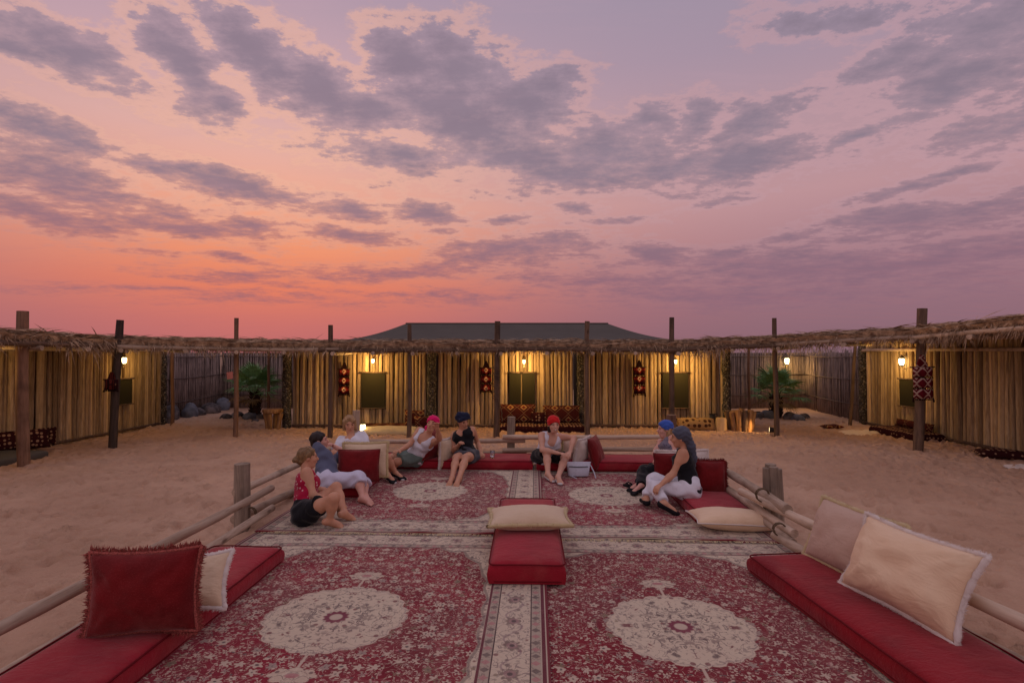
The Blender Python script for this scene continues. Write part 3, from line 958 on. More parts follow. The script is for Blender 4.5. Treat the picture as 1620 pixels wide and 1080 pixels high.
        bc = nt.mix(0.15, ground, lin(196, 176, 156))
        bc = nt.mix(scroll * 0.6, bc, lin(134, 108, 112))
        bc = nt.mix(ros * 0.9 * nt.sm(n1, .38, .5), bc, lin(128, 110, 98)); bc = nt.mix(ros2 * 0.7, bc, lin(160, 124, 120)); bc = nt.mix(ros3, bc, slate)
        main = nt.band(de, 0.115, 0.335, 0.002)
        guard = nt.maxi(nt.band(de, 0.05, 0.112, 0.002), nt.band(de, 0.338, 0.40, 0.002))
        gt = nt.m('FRACT', along / 0.075); gd = nt.m('FRACT', (de - 0.05) / 0.0620)
        gm = nt.lt(nt.m('ABSOLUTE', gt - 0.5) + nt.m('ABSOLUTE', nt.m('ABSOLUTE', de - 0.225) - 0.144) * 12.0, 0.34, 0.05)
        gc = nt.mix(gm * 0.75, nt.mix(tracery * 0.5, lin(176, 160, 140), slate), nt.mix(nt.m('GREATER_THAN', nt.m('FRACT', along / 0.15), .5), slate, rose))
        stripes = nt.maxi(nt.band(de, 0.022, 0.045, 0.002), nt.band(de, 0.398, 0.414, 0.002))
        lines = nt.maxi(nt.band(de, 0.108, 0.116, 0.001), nt.band(de, 0.332, 0.340, 0.001))
        border = nt.m('LESS_THAN', de, 0.416)
        b = nt.mix(main, lin(190, 172, 150), bc); b = nt.mix(guard, b, gc)
        b = nt.mix(stripes, b, lin(100, 38, 50)); b = nt.mix(lines, b, lin(74, 58, 56))
        b = nt.mix(nt.lt(de, 0.014, 0.002), b, lin(120, 24, 40))
        c = nt.mix(border, c, b)
        # --- wear, sand trodden in, pile
        w1 = nt.noise(p, 1.7, 5, 0.6); w2 = nt.noise(p, 9.0, 5, 0.65)
        c = nt.mix(nt.sm(w1, 0.42, 0.75) * 0.26 * wear, c, lin(180, 140, 128))
        c = nt.mix(nt.sm(w2, 0.55, 0.8) * 0.22 * wear, c, lin(186, 150, 138))
        pile = nt.noise(p, 240.0, 2, 0.6)
        c = nt.mix(nt.sm(pile, 0.5, 0.8) * 0.14, c, lin(70, 36, 42))
        return c, nt.bump(pile * 0.5 + w2 * 0.8 + nt.noise(p, 2.4, 3) * 2.0, 0.5, 0.012)
    return material(name, f, 0.95, 0.1, 0.25, (1, .8, .8, 1))


def rug(label, u0, u1, v0, v1, z, seed, red, wrinkle=0.009, wear=0.5, lift=None):
    hw, hl = (u1 - u0) / 2, (v1 - v0) / 2
    nu, nv = 110, 130
    us = np.linspace(-hw, hw, nu); vs = np.linspace(-hl, hl, nv)
    # outer skirt so the carpet has an edge of its own thickness
    us = np.concatenate([[-hw], us, [hw]]); vs = np.concatenate([[-hl], vs, [hl]])
    U, V = np.meshgrid(us, vs, indexing='ij')
    Z = z + wrinkle * (0.7 + fbm(U * 2.1 + seed * 9, V * 1.7, seed, 3)) 
    e = np.minimum(hw - np.abs(U), hl - np.abs(V))
    Z = Z + 0.016 * np.exp(-(np.abs(V - hl) / .10) ** 2) * (vnoise(U * 5.0, V * 0 + seed, seed + 5) * .7 + .1)
    Z = Z + 0.018 * np.exp(-(np.abs(V + hl) / .10) ** 2) * (vnoise(U * 4.3, V * 0 + seed, seed + 6) * .7 + .1)
    if lift is not None: Z = np.maximum(Z, lift(U, V))
    Z = np.maximum(Z, 0.006)
    V2 = V + 0.030 * vnoise(U * 2.0, U * 0 + seed, seed + 8) * np.clip((np.abs(V) - hl * .6) / (hl * .4), 0, 1)
    U2 = U + 0.012 * vnoise(V * 1.6, V * 0 + seed, seed + 9) * np.clip((np.abs(U) - hw * .6) / (hw * .4), 0, 1)
    Z[0, :] -= .012; Z[-1, :] -= .012; Z[:, 0] -= .012; Z[:, -1] -= .012
    me = np_mesh('carpet', np.stack([U2.ravel(), V2.ravel(), Z.ravel()], 1), grid_faces(len(us), len(vs)))
    c = R((u0 + u1) / 2, (v0 + v1) / 2)
    t = thing('carpet', label, 'carpet', (c.x, c.y, 0), 'carpets laid edge over edge', -TH)
    o = link('pile', me, rug_material('carpet weave %d' % seed, hw, hl, seed, red, wear), t)
    # knotted fringe along the two short ends
    mb = MB(); rr = random.Random(seed)
    for s in (-1, 1):
        x = -hw
        while x < hw:
            zz = z + .004
            l = rr.uniform(.035, .07); dx = rr.gauss(0, .018); w = .006
            y0 = s * (hl - .004)
            mb.add([(x - w, y0, zz), (x + w, y0, zz), (x + dx + w * .7, y0 + s * l, zz - .004 + rr.uniform(0, .008)), (x + dx - w * .7, y0 + s * l, zz - .004 + rr.uniform(0, .008))], [(0, 1, 2, 3)])
            x += rr.uniform(.011, .02)
    fo = link('fringe', mb.mesh('fringe'), M_trim_y, t); fo['kind'] = 'stuff'
    return t


FV = 5.28
rug('red and cream medallion carpet in the left foreground, beside the long red mattress', -2.74, .09, 1.88, FV, .032, 1, (136, 13, 40), wear=.65)
rug('red and cream medallion carpet in the right foreground, in front of the peach cushion', -.46, 2.36, 1.88, FV - .02, .014, 2, (124, 9, 32), wear=.5)
rug('red and cream medallion carpet at the back left, under the barefoot woman in navy hat', -2.74, .10, FV - .06, 8.42, .044, 3, (138, 15, 44), wear=.45)
rug('red and cream medallion carpet at the back right, with the white handbag on it', -.50, 2.30, FV - .10, 8.36, .026, 4, (140, 15, 46), wear=.45)


# ------------------------------------------------------------------ mattresses
def mattress_mesh(w, l, h, seed, rnd=.035, puff=.012):
    def axis(L, n):
        a = np.linspace(-L / 2, L / 2, n)
        k = np.linspace(0, h, 6)[1:]
        return np.concatenate([np.full(5, -L / 2), a, np.full(5, L / 2)]), np.concatenate([k[::-1], np.zeros(n), k])
    xs, dx = axis(w, max(8, int(w / .04))); ys, dy = axis(l, max(10, int(l / .045)))
    Xg, Yg = np.meshgrid(xs, ys, indexing='ij'); D = np.maximum(dx[:, None], dy[None, :])
    Z = h - D
    e = np.minimum(w / 2 - np.abs(Xg), l / 2 - np.abs(Yg))
    top = D == 0
    Z = Z + top * puff * np.clip(e / .12, 0, 1) ** .5 + top * .008 * fbm(Xg * 4 + seed, Yg * 4, seed, 3) * np.clip(e / .1, 0, 1)
    # sides bulge a little
    b = .012 * np.sin(np.clip(D / h, 0, 1) * PI) * (1 + .5 * vnoise(Xg * 5 + Yg * 5, Xg * 0, seed))
    Xg = Xg + np.sign(Xg) * b * (np.abs(Xg) >= w / 2 - 1e-6); Yg = Yg + np.sign(Yg) * b * (np.abs(Yg) >= l / 2 - 1e-6)
    A = np.stack([Xg, Yg, Z], -1)
    for _ in range(3):                                        # soften the edges
        B = A.copy()
        B[1:-1, 1:-1] = (A[1:-1, 1:-1] * 2 + A[:-2, 1:-1] + A[2:, 1:-1] + A[1:-1, :-2] + A[1:-1, 2:]) / 6
        A = B
    return np_mesh('cover', A.reshape(-1, 3), grid_faces(len(xs), len(ys)))


M_pipe = flat('dark red piping', lin(112, 10, 24), .8, .2, .15, 60)


def mattress(label, c, w, l, h=.135, rz=0.0, z=.035, mat=None, seed=0):
    t = thing('floor_mattress', label, 'mattress', (c.x, c.y, z), 'red floor mattresses', rz)
    link('cover', mattress_mesh(w, l, h, seed), mat or M_red, t)
    for zz, nm in ((h - .006, 'top_piping'), (.02, 'bottom_piping')):
        pts = []; r = .05
        for (sx, sy, a0) in ((1, 1, 0), (-1, 1, 90), (-1, -1, 180), (1, -1, 270)):
            for k in range(5):
                a = math.radians(a0 + k * 22.5)
                pts.append((sx * (w / 2 - r) + math.cos(a) * (r + .003), sy * (l / 2 - r) + math.sin(a) * (r + .003), zz))
        # long sides get in-between points
        full = []
        for i, p in enumerate(pts):
            q = pts[(i + 1) % len(pts)]; full.append(p)
            dist = math.dist(p, q)
            if dist > .2:
                n = int(dist / .1)
                for j in range(1, n): full.append((p[0] + (q[0] - p[0]) * j / n, p[1] + (q[1] - p[1]) * j / n, zz + random.uniform(-.003, .003)))
        full.append(full[0])
        m = MB(); m.tube(full, .006, 6, cap=False)
        link(nm, m.mesh(nm, True), M_pipe, t)
    return t


mattress('long red mattress in the left foreground carrying the big fringed red cushion', R(-2.42, 3.38), .60, 2.22, rz=-TH, seed=1)
ang = -math.atan2(.20, 1.47)
pc = R(1.79, 4.36)
rot = -math.radians(2)
cR = Vector((1.93, 4.38, 0)) + Vector((.32, 0, 0)) + Vector((.11, -1.05, 0))
mattress('deep red mattress in the right foreground under the pink and peach cushions', Vector((2.345, 3.36, 0)), .66, 2.15, rz=math.radians(5.2), seed=2, mat=M_red2, z=.03)
cc = Vector((.03, 4.37, 0)) + Vector(((841 - 810) / 850 * 3.75, 0, 0))
p_near = G(841, 917); p_far = P(839, 787, 5.6)
mattress('single red mattress lying on the middle seam with a cream cushion across it', R(-.065, 5.05), .58, 1.86, rz=-TH + .01, h=.15, z=.045, seed=3)
mattress('red mattress along the left fence under the woman in grey trousers and tee', R(-2.43, 7.44), .62, 1.95, rz=-TH, z=.05, seed=4)
mattress('red mattress at the back left under the pink headscarf and navy hat women', R(-1.21, 8.38), 2.36, .62, rz=-TH, z=.05, seed=5)
mattress('red mattress at the back right under the woman in the red headscarf', R(1.05, 8.36), 2.02, .62, rz=-TH, z=.05, seed=6)
mattress('red mattress along the right fence under the woman in white trousers', R(1.98, 6.70), .60, 1.95, rz=-TH, z=.035, seed=7)


# ------------------------------------------------------------------ cushions
def cushion_mesh(w, h, t, seed, pinch=.07, n=30, wrinkle=.012, sag=0.0, fold=0.0):
    nu = n; nv = max(14, int(n * h / w))
    u = np.linspace(-1, 1, nu); v = np.linspace(-1, 1, nv)
    U, V = np.meshgrid(u, v, indexing='ij')
    px = w / 2 * U * (1 - pinch * (1 - V ** 2)); py = h / 2 * V * (1 - pinch * (1 - U ** 2))
    prof = np.clip((1 - np.abs(U) ** 2.6) * (1 - np.abs(V) ** 2.6), 0, 1) ** .55
    r = np.random.default_rng(seed)
    wr = fbm(U * 2.2 + seed, V * 2.2, seed, 3) * wrinkle
    # creases that run in from the corners
    for sx in (-1, 1):
        for sy in (-1, 1):
            ang = np.arctan2((V - sy) * h, (U - sx) * w); d = np.hypot((U - sx) * w, (V - sy) * h)
            wr = wr + wrinkle * .9 * np.sin(ang * 13 + seed) * np.exp(-d / (.30 * w)) * np.clip(d / .05, 0, 1)
    zf = t / 2 * prof + wr * np.clip(prof * 1.6, 0, 1)
    if fold: wr = wr + fold * (np.sin(U * 4.2 + .9 + V * .8) * .8 + .5 * np.sin(U * 7 - V * 2.0)) * np.clip(1.1 - np.abs(V) ** 3, 0, 1)
    wb = fbm(U * 2 - seed, V * 2, seed + 50, 3) * wrinkle
    zb = -t / 2 * prof + wb * np.clip(prof * 1.6, 0, 1)
    if sag: py = py - sag * h * prof * (V < 0) * .3
    A = np.concatenate([np.stack([px, py, zf], -1).reshape(-1, 3), np.stack([px, py, zb], -1).reshape(-1, 3)])
    Fq = grid_faces(nu, nv)
    F = np.concatenate([Fq, Fq[:, ::-1] + nu * nv])
    edge = [(px[i, 0], py[i, 0]) for i in range(nu)] + [(px[-1, j], py[-1, j]) for j in range(1, nv)] + \
           [(px[i, -1], py[i, -1]) for i in range(nu - 2, -1, -1)] + [(px[0, j], py[0, j]) for j in range(nv - 2, 0, -1)]
    me = np_mesh('cushion_cover', A, F)
    bm = bmesh.new(); bm.from_mesh(me); bmesh.ops.remove_doubles(bm, verts=bm.verts, dist=1e-4)
    bmesh.ops.recalc_face_normals(bm, faces=bm.faces); bm.to_mesh(me); bm.free()
    me.polygons.foreach_set('use_smooth', [True] * len(me.polygons))
    return me, edge


def frame(c, right, up):
    """world matrix: x = right, y = up, z = towards the viewer side"""
    r = Vector(right).normalized(); u = Vector(up); u = (u - r * u.dot(r)).normalized(); n = r.cross(u)
    return Matrix(((r.x, u.x, n.x, c.x), (r.y, u.y, n.y, c.y), (r.z, u.z, n.z, c.z), (0, 0, 0, 1)))


def cushion(label, c, right, up, w, h, t, mat, trim=None, trim_mat=None, seed=0, pinch=.07, wrinkle=.012, group=None, cat='cushion', name='cushion', fold=0.0):
    """c is the middle of the bottom edge (or the centre for lying cushions when up is horizontal)"""
    M = frame(Vector(c), right, up)
    e = thing(name, label, cat, Vector(c), group)
    me, edge = cushion_mesh(w, h, t, seed, pinch, wrinkle=wrinkle, fold=fold)
    M2 = M @ Matrix.Translation((0, h / 2, 0))
    link('cover', me, mat, e, M2)
    rr = random.Random(seed)
    if trim == 'cord':
        mb = MB(); pts = [(x, y, 0) for x, y in edge] + [(edge[0][0], edge[0][1], 0)]
        mb.tube(pts, [.006 * rr.uniform(.85, 1.15) for _ in pts], 5, cap=False)
        link('piping', mb.mesh('piping', True), trim_mat, e, M2)
    elif trim == 'brush':                                     # thick cotton brush trim: a core with tufts
        mb = MB(); E = edge + [edge[0]]
        for i in range(len(E) - 1):
            a = Vector((*E[i], 0)); b = Vector((*E[i + 1], 0)); d = (b - a)
            nn = max(1, int(d.length / .007)); o = Vector((d.y, -d.x, 0)).normalized()
            for k in range(nn):
                p = a.lerp(b, (k + rr.random()) / nn)
                for _ in range(7):
                    q = (o * rr.uniform(.3, 1.1) + Vector((rr.gauss(0, .45), rr.gauss(0, .45), rr.gauss(0, .55)))).normalized()
                    l = rr.uniform(.018, .034); s = q.cross(Vector((0, 0, 1))).normalized() * .005
                    z = q.cross(s).normalized() * .005
                    mb.add([p - s, p + s, p + z, p + q * l], [(0, 1, 3), (1, 2, 3), (2, 0, 3)])
        o_ = link('brush_trim', mb.mesh('brush_trim'), trim_mat, e, M2); o_['kind'] = 'stuff'
        mb = MB(); pts = [(x * 1.008, y * 1.008, 0) for x, y in E]; mb.tube(pts, [.017 * rr.uniform(.75, 1.25) for _ in pts], 8, cap=False)
        link('trim_core', mb.mesh('trim_core', True), trim_mat, e, M2)
    elif trim == 'fringe':                                    # hanging thread fringe
        mb = MB(); E = edge + [edge[0]]
        for i in range(len(E) - 1):
            a = Vector((*E[i], 0)); b = Vector((*E[i + 1], 0)); d = (b - a)
            nn = max(1, int(d.length / .0026)); o = Vector((d.y, -d.x, 0)).normalized()
            for k in range(nn):
                p = a.lerp(b, (k + rr.random()) / nn)
                q = (o + Vector((rr.gauss(0, .12), rr.gauss(0, .12), rr.gauss(0, .25)))).normalized()
                l = rr.uniform(.030, .046); s = d.normalized() * .0034
                mid = p + q * l * .5; tip = p + q * l + Vector((rr.gauss(0, .006), rr.gauss(0, .006), rr.gauss(0, .006)))
                mb.add([p - s, p + s, mid + s, mid - s, tip], [(0, 1, 2, 3), (3, 2, 4)])
                s2 = Vector((0, 0, .0032))
                mb.add([p - s2, p + s2, mid + s2, mid - s2, tip], [(0, 1, 2, 3), (3, 2, 4)])
        E2 = [(x, y, 0) for x, y in E]; bt = MB(); bt.tube(E2, [.011 * rr.uniform(.85, 1.15) for _ in E2], 6, cap=False); link('braid', bt.mesh('braid', True), trim_mat, e, M2)
        o_ = link('thread_fringe', mb.mesh('thread_fringe'), trim_mat, e, M2); o_['kind'] = 'stuff'
    return e


M_fringe = flat('red thread fringe', lin(190, 100, 92), .9, .1, .33, 110)
GC = 'cushions around the seating area'
mz = .035 + .135 + .008
bl, br = P(141, 996, 3.17), P(309, 1002, 3.12)
cB = (bl + br) / 2; cB.z = mz
cushion('big dark red velvet cushion with thread fringe, standing in the left foreground', cB + Vector((.0, 0, -.01)), br - bl + Vector((0, .16, 0)), (-.02, .10, 1), .60, .48, .22, M_redcush, 'fringe', M_fringe, 11, .09, .024, GC, fold=.026)
cushion('small cream cushion with white brush trim, half hidden behind the big red cushion', P(358, 962, 3.42) - Vector((.94, .30, -.02)).normalized() * .20, (.94, .30, -.02), (-.42, .46, .78), .38, .36, .15, M_cream, 'brush', M_trim, 12, .15, .010, GC)
# right foreground pair, leaning on the rail
mzr = .03 + .135 + .004
a0, a1 = G(1336, 926, mzr), G(1502, 1016, mzr)
tB = P(1480, 858, 3.42)
cB2 = (a0 + a1) / 2
cushion('large peach cushion with white brush trim leaning on the right rail', cB2, a1 - a0, (.46, .12, 1), .83, .53, .30, M_peach, 'brush', M_trim, 13, .10, .040, GC, fold=.022)
b0, b1 = G(1262, 880, mzr), G(1345, 925, mzr)
cushion('dusty pink cushion with straw coloured fringe beside the large peach cushion', (b0 + b1) / 2 + Vector((.10, -.06, 0)), b1 - b0, (.40, .14, 1), .78, .49, .26, M_dusty, 'brush', M_trim_y, 14, .06, .024, GC, fold=.014)
# lying cushions
c1 = P(838, 812, 4.95); c1.z = .045 + .16 + .075
cushion('cream cushion lying across the single red mattress in the middle', c1 + Vector((0, -.20, 0)), (1, .03, 0), (-.05, 1, .05), .74, .44, .19, M_cream, 'brush', M_trim_y, 15, .09, .008, GC)
c2 = G(1170, 846); c2.z = .125
cushion('pale yellow cushion lying on the carpet at the end of the right mattress', c2 + Vector((-.02, -.10, 0)), (1, -.06, -.03), (.04, 1, -.02), .84, .46, .20, M_peach, 'cord', M_trim, 16, .09, .007, GC)
# by the people on the left: red cushion with a cream one behind it
e0, e1 = P(537, 748, 6.75), P(597, 757, 6.75)
cl = (e0 + e1) / 2; cl.z = .192
cushion('red cushion standing between the grey tee woman and the blond woman in white', cl + Vector((-.0, -.02, .0)), (1, .05, .0), (.02, .18, 1), .52, .40, .16, M_redcush, 'cord', M_redcush, 17, .05, .012, GC)
cushion('cream cushion with straw trim standing behind the red one beside the blond woman', cl + Vector((.05, .12, .03)), (1, .12, 0), (.05, .14, 1), .56, .43, .15, M_cream, 'brush', M_trim_y, 18, .05, .012, GC)
# back left, between pink headscarf and navy hat
q0 = P(690, 735, 8.22); q0.z = .19
cushion('dark red cushion the pink headscarf woman leans her elbow on', q0 + Vector((-.07, .03, 0)), (.50, .86, 0), (-.22, .12, 1), .46, .42, .20, M_redcush, 'cord', M_redcush, 19, .05, .012, GC)
cushion('cream cushion wedged upright beside the navy hat woman', P(706, 738, 8.3) * 1 + Vector((.0, .0, .0)), (.35, .9, 0), (.05, .05, 1), .46, .44, .18, M_cream, 'brush', M_trim, 20, .09, .012, GC)
# back right, beside the red headscarf
cushion('straw coloured cushion hugged by the red headscarf woman', P(899, 737, 8.22), (.55, .82, 0), (.10, .06, 1), .44, .42, .14, M_dusty, 'brush', M_trim_y, 21, .09, .010, GC)
cushion('white ribbed cushion leaning right of the red headscarf woman', P(916, 738, 8.14), (.50, .85, 0), (.26, .05, 1), .46, .45, .16, linen('white ribbed cotton', lin(226, 208, 194), lin(200, 182, 168)), 'brush', M_trim, 22, .09, .014, GC)
cushion('dark red cushion at the far end of the leaning trio on the back right mattress', P(950, 738, 8.16), (.40, .90, 0), (-.30, .06, 1), .48, .46, .17, M_redcush, 'cord', M_redcush, 23, .05, .012, GC)
# right side, behind the grey headscarf
cushion('dark red fringed cushion behind the back of the grey headscarf woman', P(1124, 783, 6.38), (1, -.12, 0), (.04, .14, 1), .36, .40, .18, M_redcush, 'fringe', M_redcush, 24, .05, .012, GC)
cushion('dark red cushion between the blue and the grey headscarf women', P(1062, 768, 6.72) + Vector((0, 0, .0)), (1, .08, 0), (.02, .12, 1), .42, .40, .16, M_redcush, 'cord', M_redcush, 25, .05, .012, GC)
cushion('cream cushion with fluffy white corner behind the two women on the right', P(1080, 766, 6.95), (1, .05, 0), (.05, .10, 1), .70, .43, .14, M_trim, 'brush', M_trim, 26, .05, .012, GC)


# patterned floor cushions and mats along the cabins
def kilim(name, n1=26.0, dark=(52, 20, 20)):
    def f(nt):
        p = nt.coord('Object'); x, y, z = nt.sep(p)
        fx = nt.m('ABSOLUTE', nt.m('FRACT', x * 3.2) - 0.5) * 2.0; fy = nt.m('ABSOLUTE', nt.m('FRACT', y * 3.6) - 0.5) * 2.0
        dia = fx + fy
        fine = nt.m('FRACT', dia * 4.0)
        c = nt.mix(nt.m('GREATER_THAN', fine, .55), lin(*dark), lin(88, 34, 28))
        c = nt.mix(nt.lt(dia, .55, .03), c, lin(150, 112, 72)); c = nt.mix(nt.lt(dia, .30, .03), c, lin(96, 36, 30))
        c = nt.mix(nt.band(dia, .92, 1.0, .02), c, lin(140, 104, 76))
        n = nt.noise(p, 60, 2)
        return nt.mix(nt.sm(n, .5, .8) * .4, c, lin(60, 34, 28)), nt.bump(n, .3, .006)
    return material(name, f, .95, .1)


M_kilim = kilim('brown kilim weave'); M_kilim2 = kilim('dark red kilim weave', dark=(40, 12, 16))


def spotted(name, ground, spot, scale=14):
    def f(nt):
        p = nt.coord('Object'); v, c, q = nt.voro(p, scale, .35)
        n = nt.noise(p, 60, 2)
        col = nt.mix(nt.lt(v, .34, .05), ground, spot)
        return nt.mix(nt.sm(n, .5, .8) * .3, col, ground), nt.bump(n, .3, .006)
    return material(name, f, .95, .1)


M_spot = spotted('dark red mat with pale motifs', lin(52, 18, 20), lin(150, 116, 92))
M_cream_pat = spotted('cream and brown patterned cloth', lin(150, 118, 80), lin(62, 36, 26), 8)
GK = 'patterned cushions and mats by the cabins'
yk = WY - .20


def seatmat(label, c, w, l, h, rz, mat, seed, name='seat_mat', cat='seat mat', group=GK):
    t = thing(name, label, cat, c, group, rz)
    link('cover', mattress_mesh(w, l, h, seed), mat, t)
    return t


bk = lambda px, dz=0, dd=0: Vector(((px - CX) / FPX * (WY - .25 - dd), WY - .25 - dd, dz))
seatmat('spotted dark seat mat under the two large patterned cushions of the middle cabin', bk(856, 0, .25), 1.95, .6, .15, 0, M_spot, 31)
cushion('large brown patterned cushion left of the small one, against the middle cabin', bk(818, .15, .05), (1, 0, 0), (0, .22, 1), .88, .45, .20, M_kilim, None, None, 32, .04, .008, GK)
cushion('large brown patterned cushion by the right end of the middle cabin', bk(888, .15, .05), (1, 0, 0), (0, .22, 1), .88, .42, .20, M_kilim, None, None, 33, .04, .008, GK)
cushion('small spotted cushion between the two large patterned cushions', bk(852, .15, .22), (1, 0, 0), (0, .2, 1), .34, .28, .14, M_spot, None, None, 34, .04, .008, GK)
cushion('cream and brown patterned bolster lying by the right back cabin', bk(1103, .0, .35), (1, 0, 0), (0, .7, 1), .92, .34, .34, M_cream_pat, None, None, 35, .06, .01, GK)
seatmat('dark seat mat with red edge along the left back cabin behind the floor lamp', bk(608, 0, .2), 1.5, .55, .14, 0, M_kilim2, 36)
cushion('pale cream rolled rug in front of the dark seat mat of the left back cabin', G(612, 689) + Vector((0, .0, .02)), (1, .05, 0), (0, .8, .25), 1.25, .40, .16, M_trim_y, None, None, 37, .03, .02, GK, 'rug roll', 'rolled_rug')
cushion('round dark patterned cushion by the cabin wall, just left of the pink headscarf', bk(655, .05, .35), (1, 0, 0), (0, .3, 1), .48, .46, .26, M_kilim2, None, None, 38, .10, .02, GK)
cushion('dark slumped cushion on the sand directly behind the pink headscarf', bk(672, .03, .5), (1, .3, 0), (0, .4, 1), .46, .36, .22, M_kilim2, None, None, 39, .10, .02, GK)
# right wing
seatmat('dark seat mat with pale motifs below the right wing shutter', Vector((8.42, 11.55, 0)), .62, 1.35, .16, 0, M_spot, 40)
cushion('long dark red cushion on the right wing seat mat, leaning on the poles', Vector((8.62, 11.6, .16)), (0, -1, 0), (.3, 0, 1), 1.1, .18, .16, M_kilim2, None, None, 41, .04, .008, GK)
cushion('spotted dark cushion lying on the sand at the right edge by the pillar', G(1592, 729) + Vector((0, 0, .07)), (.9, -.4, 0), (.3, .9, .1), .75, .36, .16, M_spot, None, None, 42, .06, .01, GK)
cushion('small flat dark cushion beside the white sheepskin on the right', G(1323, 679) + Vector((0, 0, .05)), (1, .1, 0), (0, 1, 0), .46, .30, .10, M_kilim2, None, None, 43, .06, .01, GK)
# left wing
seatmat('pale grey seat base with dark cushions, cut by the left frame edge', Vector((-8.45, 8.7, 0)), .8, 1.3, .12, 0, M_tent, 44)
cushion('dark spotted cushion left of the thick reddish post', Vector((-8.60, 9.42, .10)), (.62, .78, 0), (-.3, .1, 1), .85, .36, .22, M_spot, None, None, 45, .05, .012, GK)
cushion('small dark spotted cushion right of the thick reddish post', G(54, 711) + Vector((0, .15, .05)), (.8, .6, 0), (-.2, .1, 1), .44, .34, .20, M_spot, None, None, 46, .05, .012, GK)


def sheepskin(label, c, rz, w, l, seed, mat=None):
    n = 26; u = np.linspace(-1, 1, n); U, V = np.meshgrid(u, u, indexing='ij')
    ang = np.arctan2(V, U); rad = np.maximum(np.abs(U), np.abs(V))
    k = rad * (0.78 + .22 * vnoise(np.cos(ang) * 2 + 5, np.sin(ang) * 2 + seed, seed))
    Xs = w / 2 * k * np.cos(ang); Ys = l / 2 * k * np.sin(ang)
    Z = .05 * (1 - rad ** 4) + .03 * fbm(Xs * 7, Ys * 7, seed, 3) * (1 - rad ** 6) + .004
    me = np_mesh('sheepskin', np.stack([Xs.ravel(), Ys.ravel(), Z.ravel()], 1), grid_faces(n, n))
    o = link('sheepskin', me, mat or M_trim_y, None, Matrix.Translation(c) @ Matrix.Rotation(rz, 4, 'Z')); props(o, label, 'sheepskin', GK)


sheepskin('cream sheepskin spread on the sand before the right wing seat mat', G(1365, 685), .1, 1.35, 1.0, 3, M_cream)
sheepskin('pale sheepskin corner lying by the right frame edge', G(1618, 741), .3, .6, .6, 5, M_trim)


# ------------------------------------------------------------------ rail fences round the seating area
def post_obj(parent, base, top, r, mat=None, seed=0, split=False):
    if not split:
        me = log_mesh('post', (top - base).length + .15, r, .97, .004, .04, 14, 8, seed)
        return link('post', me, mat or M_stump_grey, parent, align(base - Vector((0, 0, .15)), top))
    for k, (dx, dy, rr, dz) in enumerate([(-.055, 0, .05, 0), (.0, -.045, .045, .02), (.055, 0, .05, -.01), (0, .05, .055, .03)]):
        o = Vector((dx, dy, 0))
        link('post', log_mesh('post', (top - base).length + .15 + dz, rr, .95, .006, .06, 8, 7, seed + k), mat or M_stump_grey, parent, align(base - Vector((0, 0, .15)) + o, top + o + Vector((random.uniform(-.01, .01), 0, dz))))


M_stump_grey = wood('grey weathered stake wood', lin(136, 118, 102), lin(168, 148, 130), lin(84, 72, 64))


def rail(parent, a, b, r, seed, taper=.85, bend=.012):
    r = r * .88
    a = Vector(a); b = Vector(b)
    me = log_mesh('rail', (b - a).length, r, taper, bend, .085, 12, 18, seed)
    o = link('rail', me, M_rail, parent, align(a, b, random.uniform(0, 6)))
    return o


def lashing(parent, p, d, r, n=3):
    """rope turns round a rail at p with axis d"""
    d = Vector(d).normalized(); s = d.cross(Vector((0, 0, 1))).normalized(); u = s.cross(d)
    pts = []
    for i in range(n * 12 + 1):
        a = 2 * PI * i / 12; pts.append(Vector(p) + d * (i / 12 * .014) + (s * math.cos(a) + u * math.sin(a)) * (r + .006))
    m = MB(); m.tube(pts, .006, 5)
    link('rope_lashing', m.mesh('rope_lashing', True), M_rope, parent, Matrix.Identity(4))


GF = 'rail fences round the carpets'
# left, far section: post and two rails going back; near section: two rails coming forward
lp = G(383, 838); lpt = P(383, 733, lp.y)
tl = thing('rail_fence', 'left rail fence section running back from the grey stake', 'fence', lp, GF)
post_obj(tl, lp, lpt, .078, seed=601)
h1, h2 = .405, .17
A = P(372, 779, lp.y - .06); B = R(-2.92, 8.9, .42); rail(tl, A, B, .045, 611)
A2 = P(372, 824, lp.y - .05); B2 = R(-2.92, 8.9, .17); rail(tl, A2, B2, .05, 612)
lashing(tl, P(395, 812, lp.y - .02), (0.1, 1, 0), .05)
tn = thing('rail_fence', 'left rail fence section in the near foreground passing behind the big red cushion', 'fence', P(250, 900, 4.2), GF)
rail(tn, R(-2.72, 1.4, .415), P(429, 770, lp.y + .25), .042, 613, 1.0, .006)
rail(tn, R(-2.76, 1.4, .13), P(430, 803, lp.y + .25), .042, 614, 1.0, .006)
# right
rp = G(1226, 838); rpt = P(1222, 740, rp.y)
tr = thing('rail_fence', 'right rail fence section with cut log ends, running back past the red cushion', 'fence', rp, GF)
post_obj(tr, rp, rpt, .05, seed=621, split=True)
endU = P(1246, 806, 4.95); rail(tr, endU, R(2.30, 9.0, .40), .056, 622, .8, .008)
endL = P(1258, 845, 4.75); rail(tr, endL, R(2.36, 9.0, .16), .046, 623, .9, .006)
rail(tr, P(1255, 858, 4.72), R(2.30, 6.6, .10), .04, 624, .9, .01)
lashing(tr, P(1205, 782, 5.35), endU - R(2.30, 9.0, .40), .058)
lashing(tr, P(1232, 836, 4.9), endL - R(2.36, 9.0, .16), .05)
t2 = thing('rail_fence', 'right rail fence section behind the pink and peach cushions', 'fence', P(1400, 900, 3.8), GF)
rail(t2, P(1172, 778, 5.75), P(1660, 1006, 2.78), .046, 625, 1.05, .006)
rail(t2, P(1225, 846, 4.95), P(1700, 1092, 2.70), .046, 626, 1.05, .006)
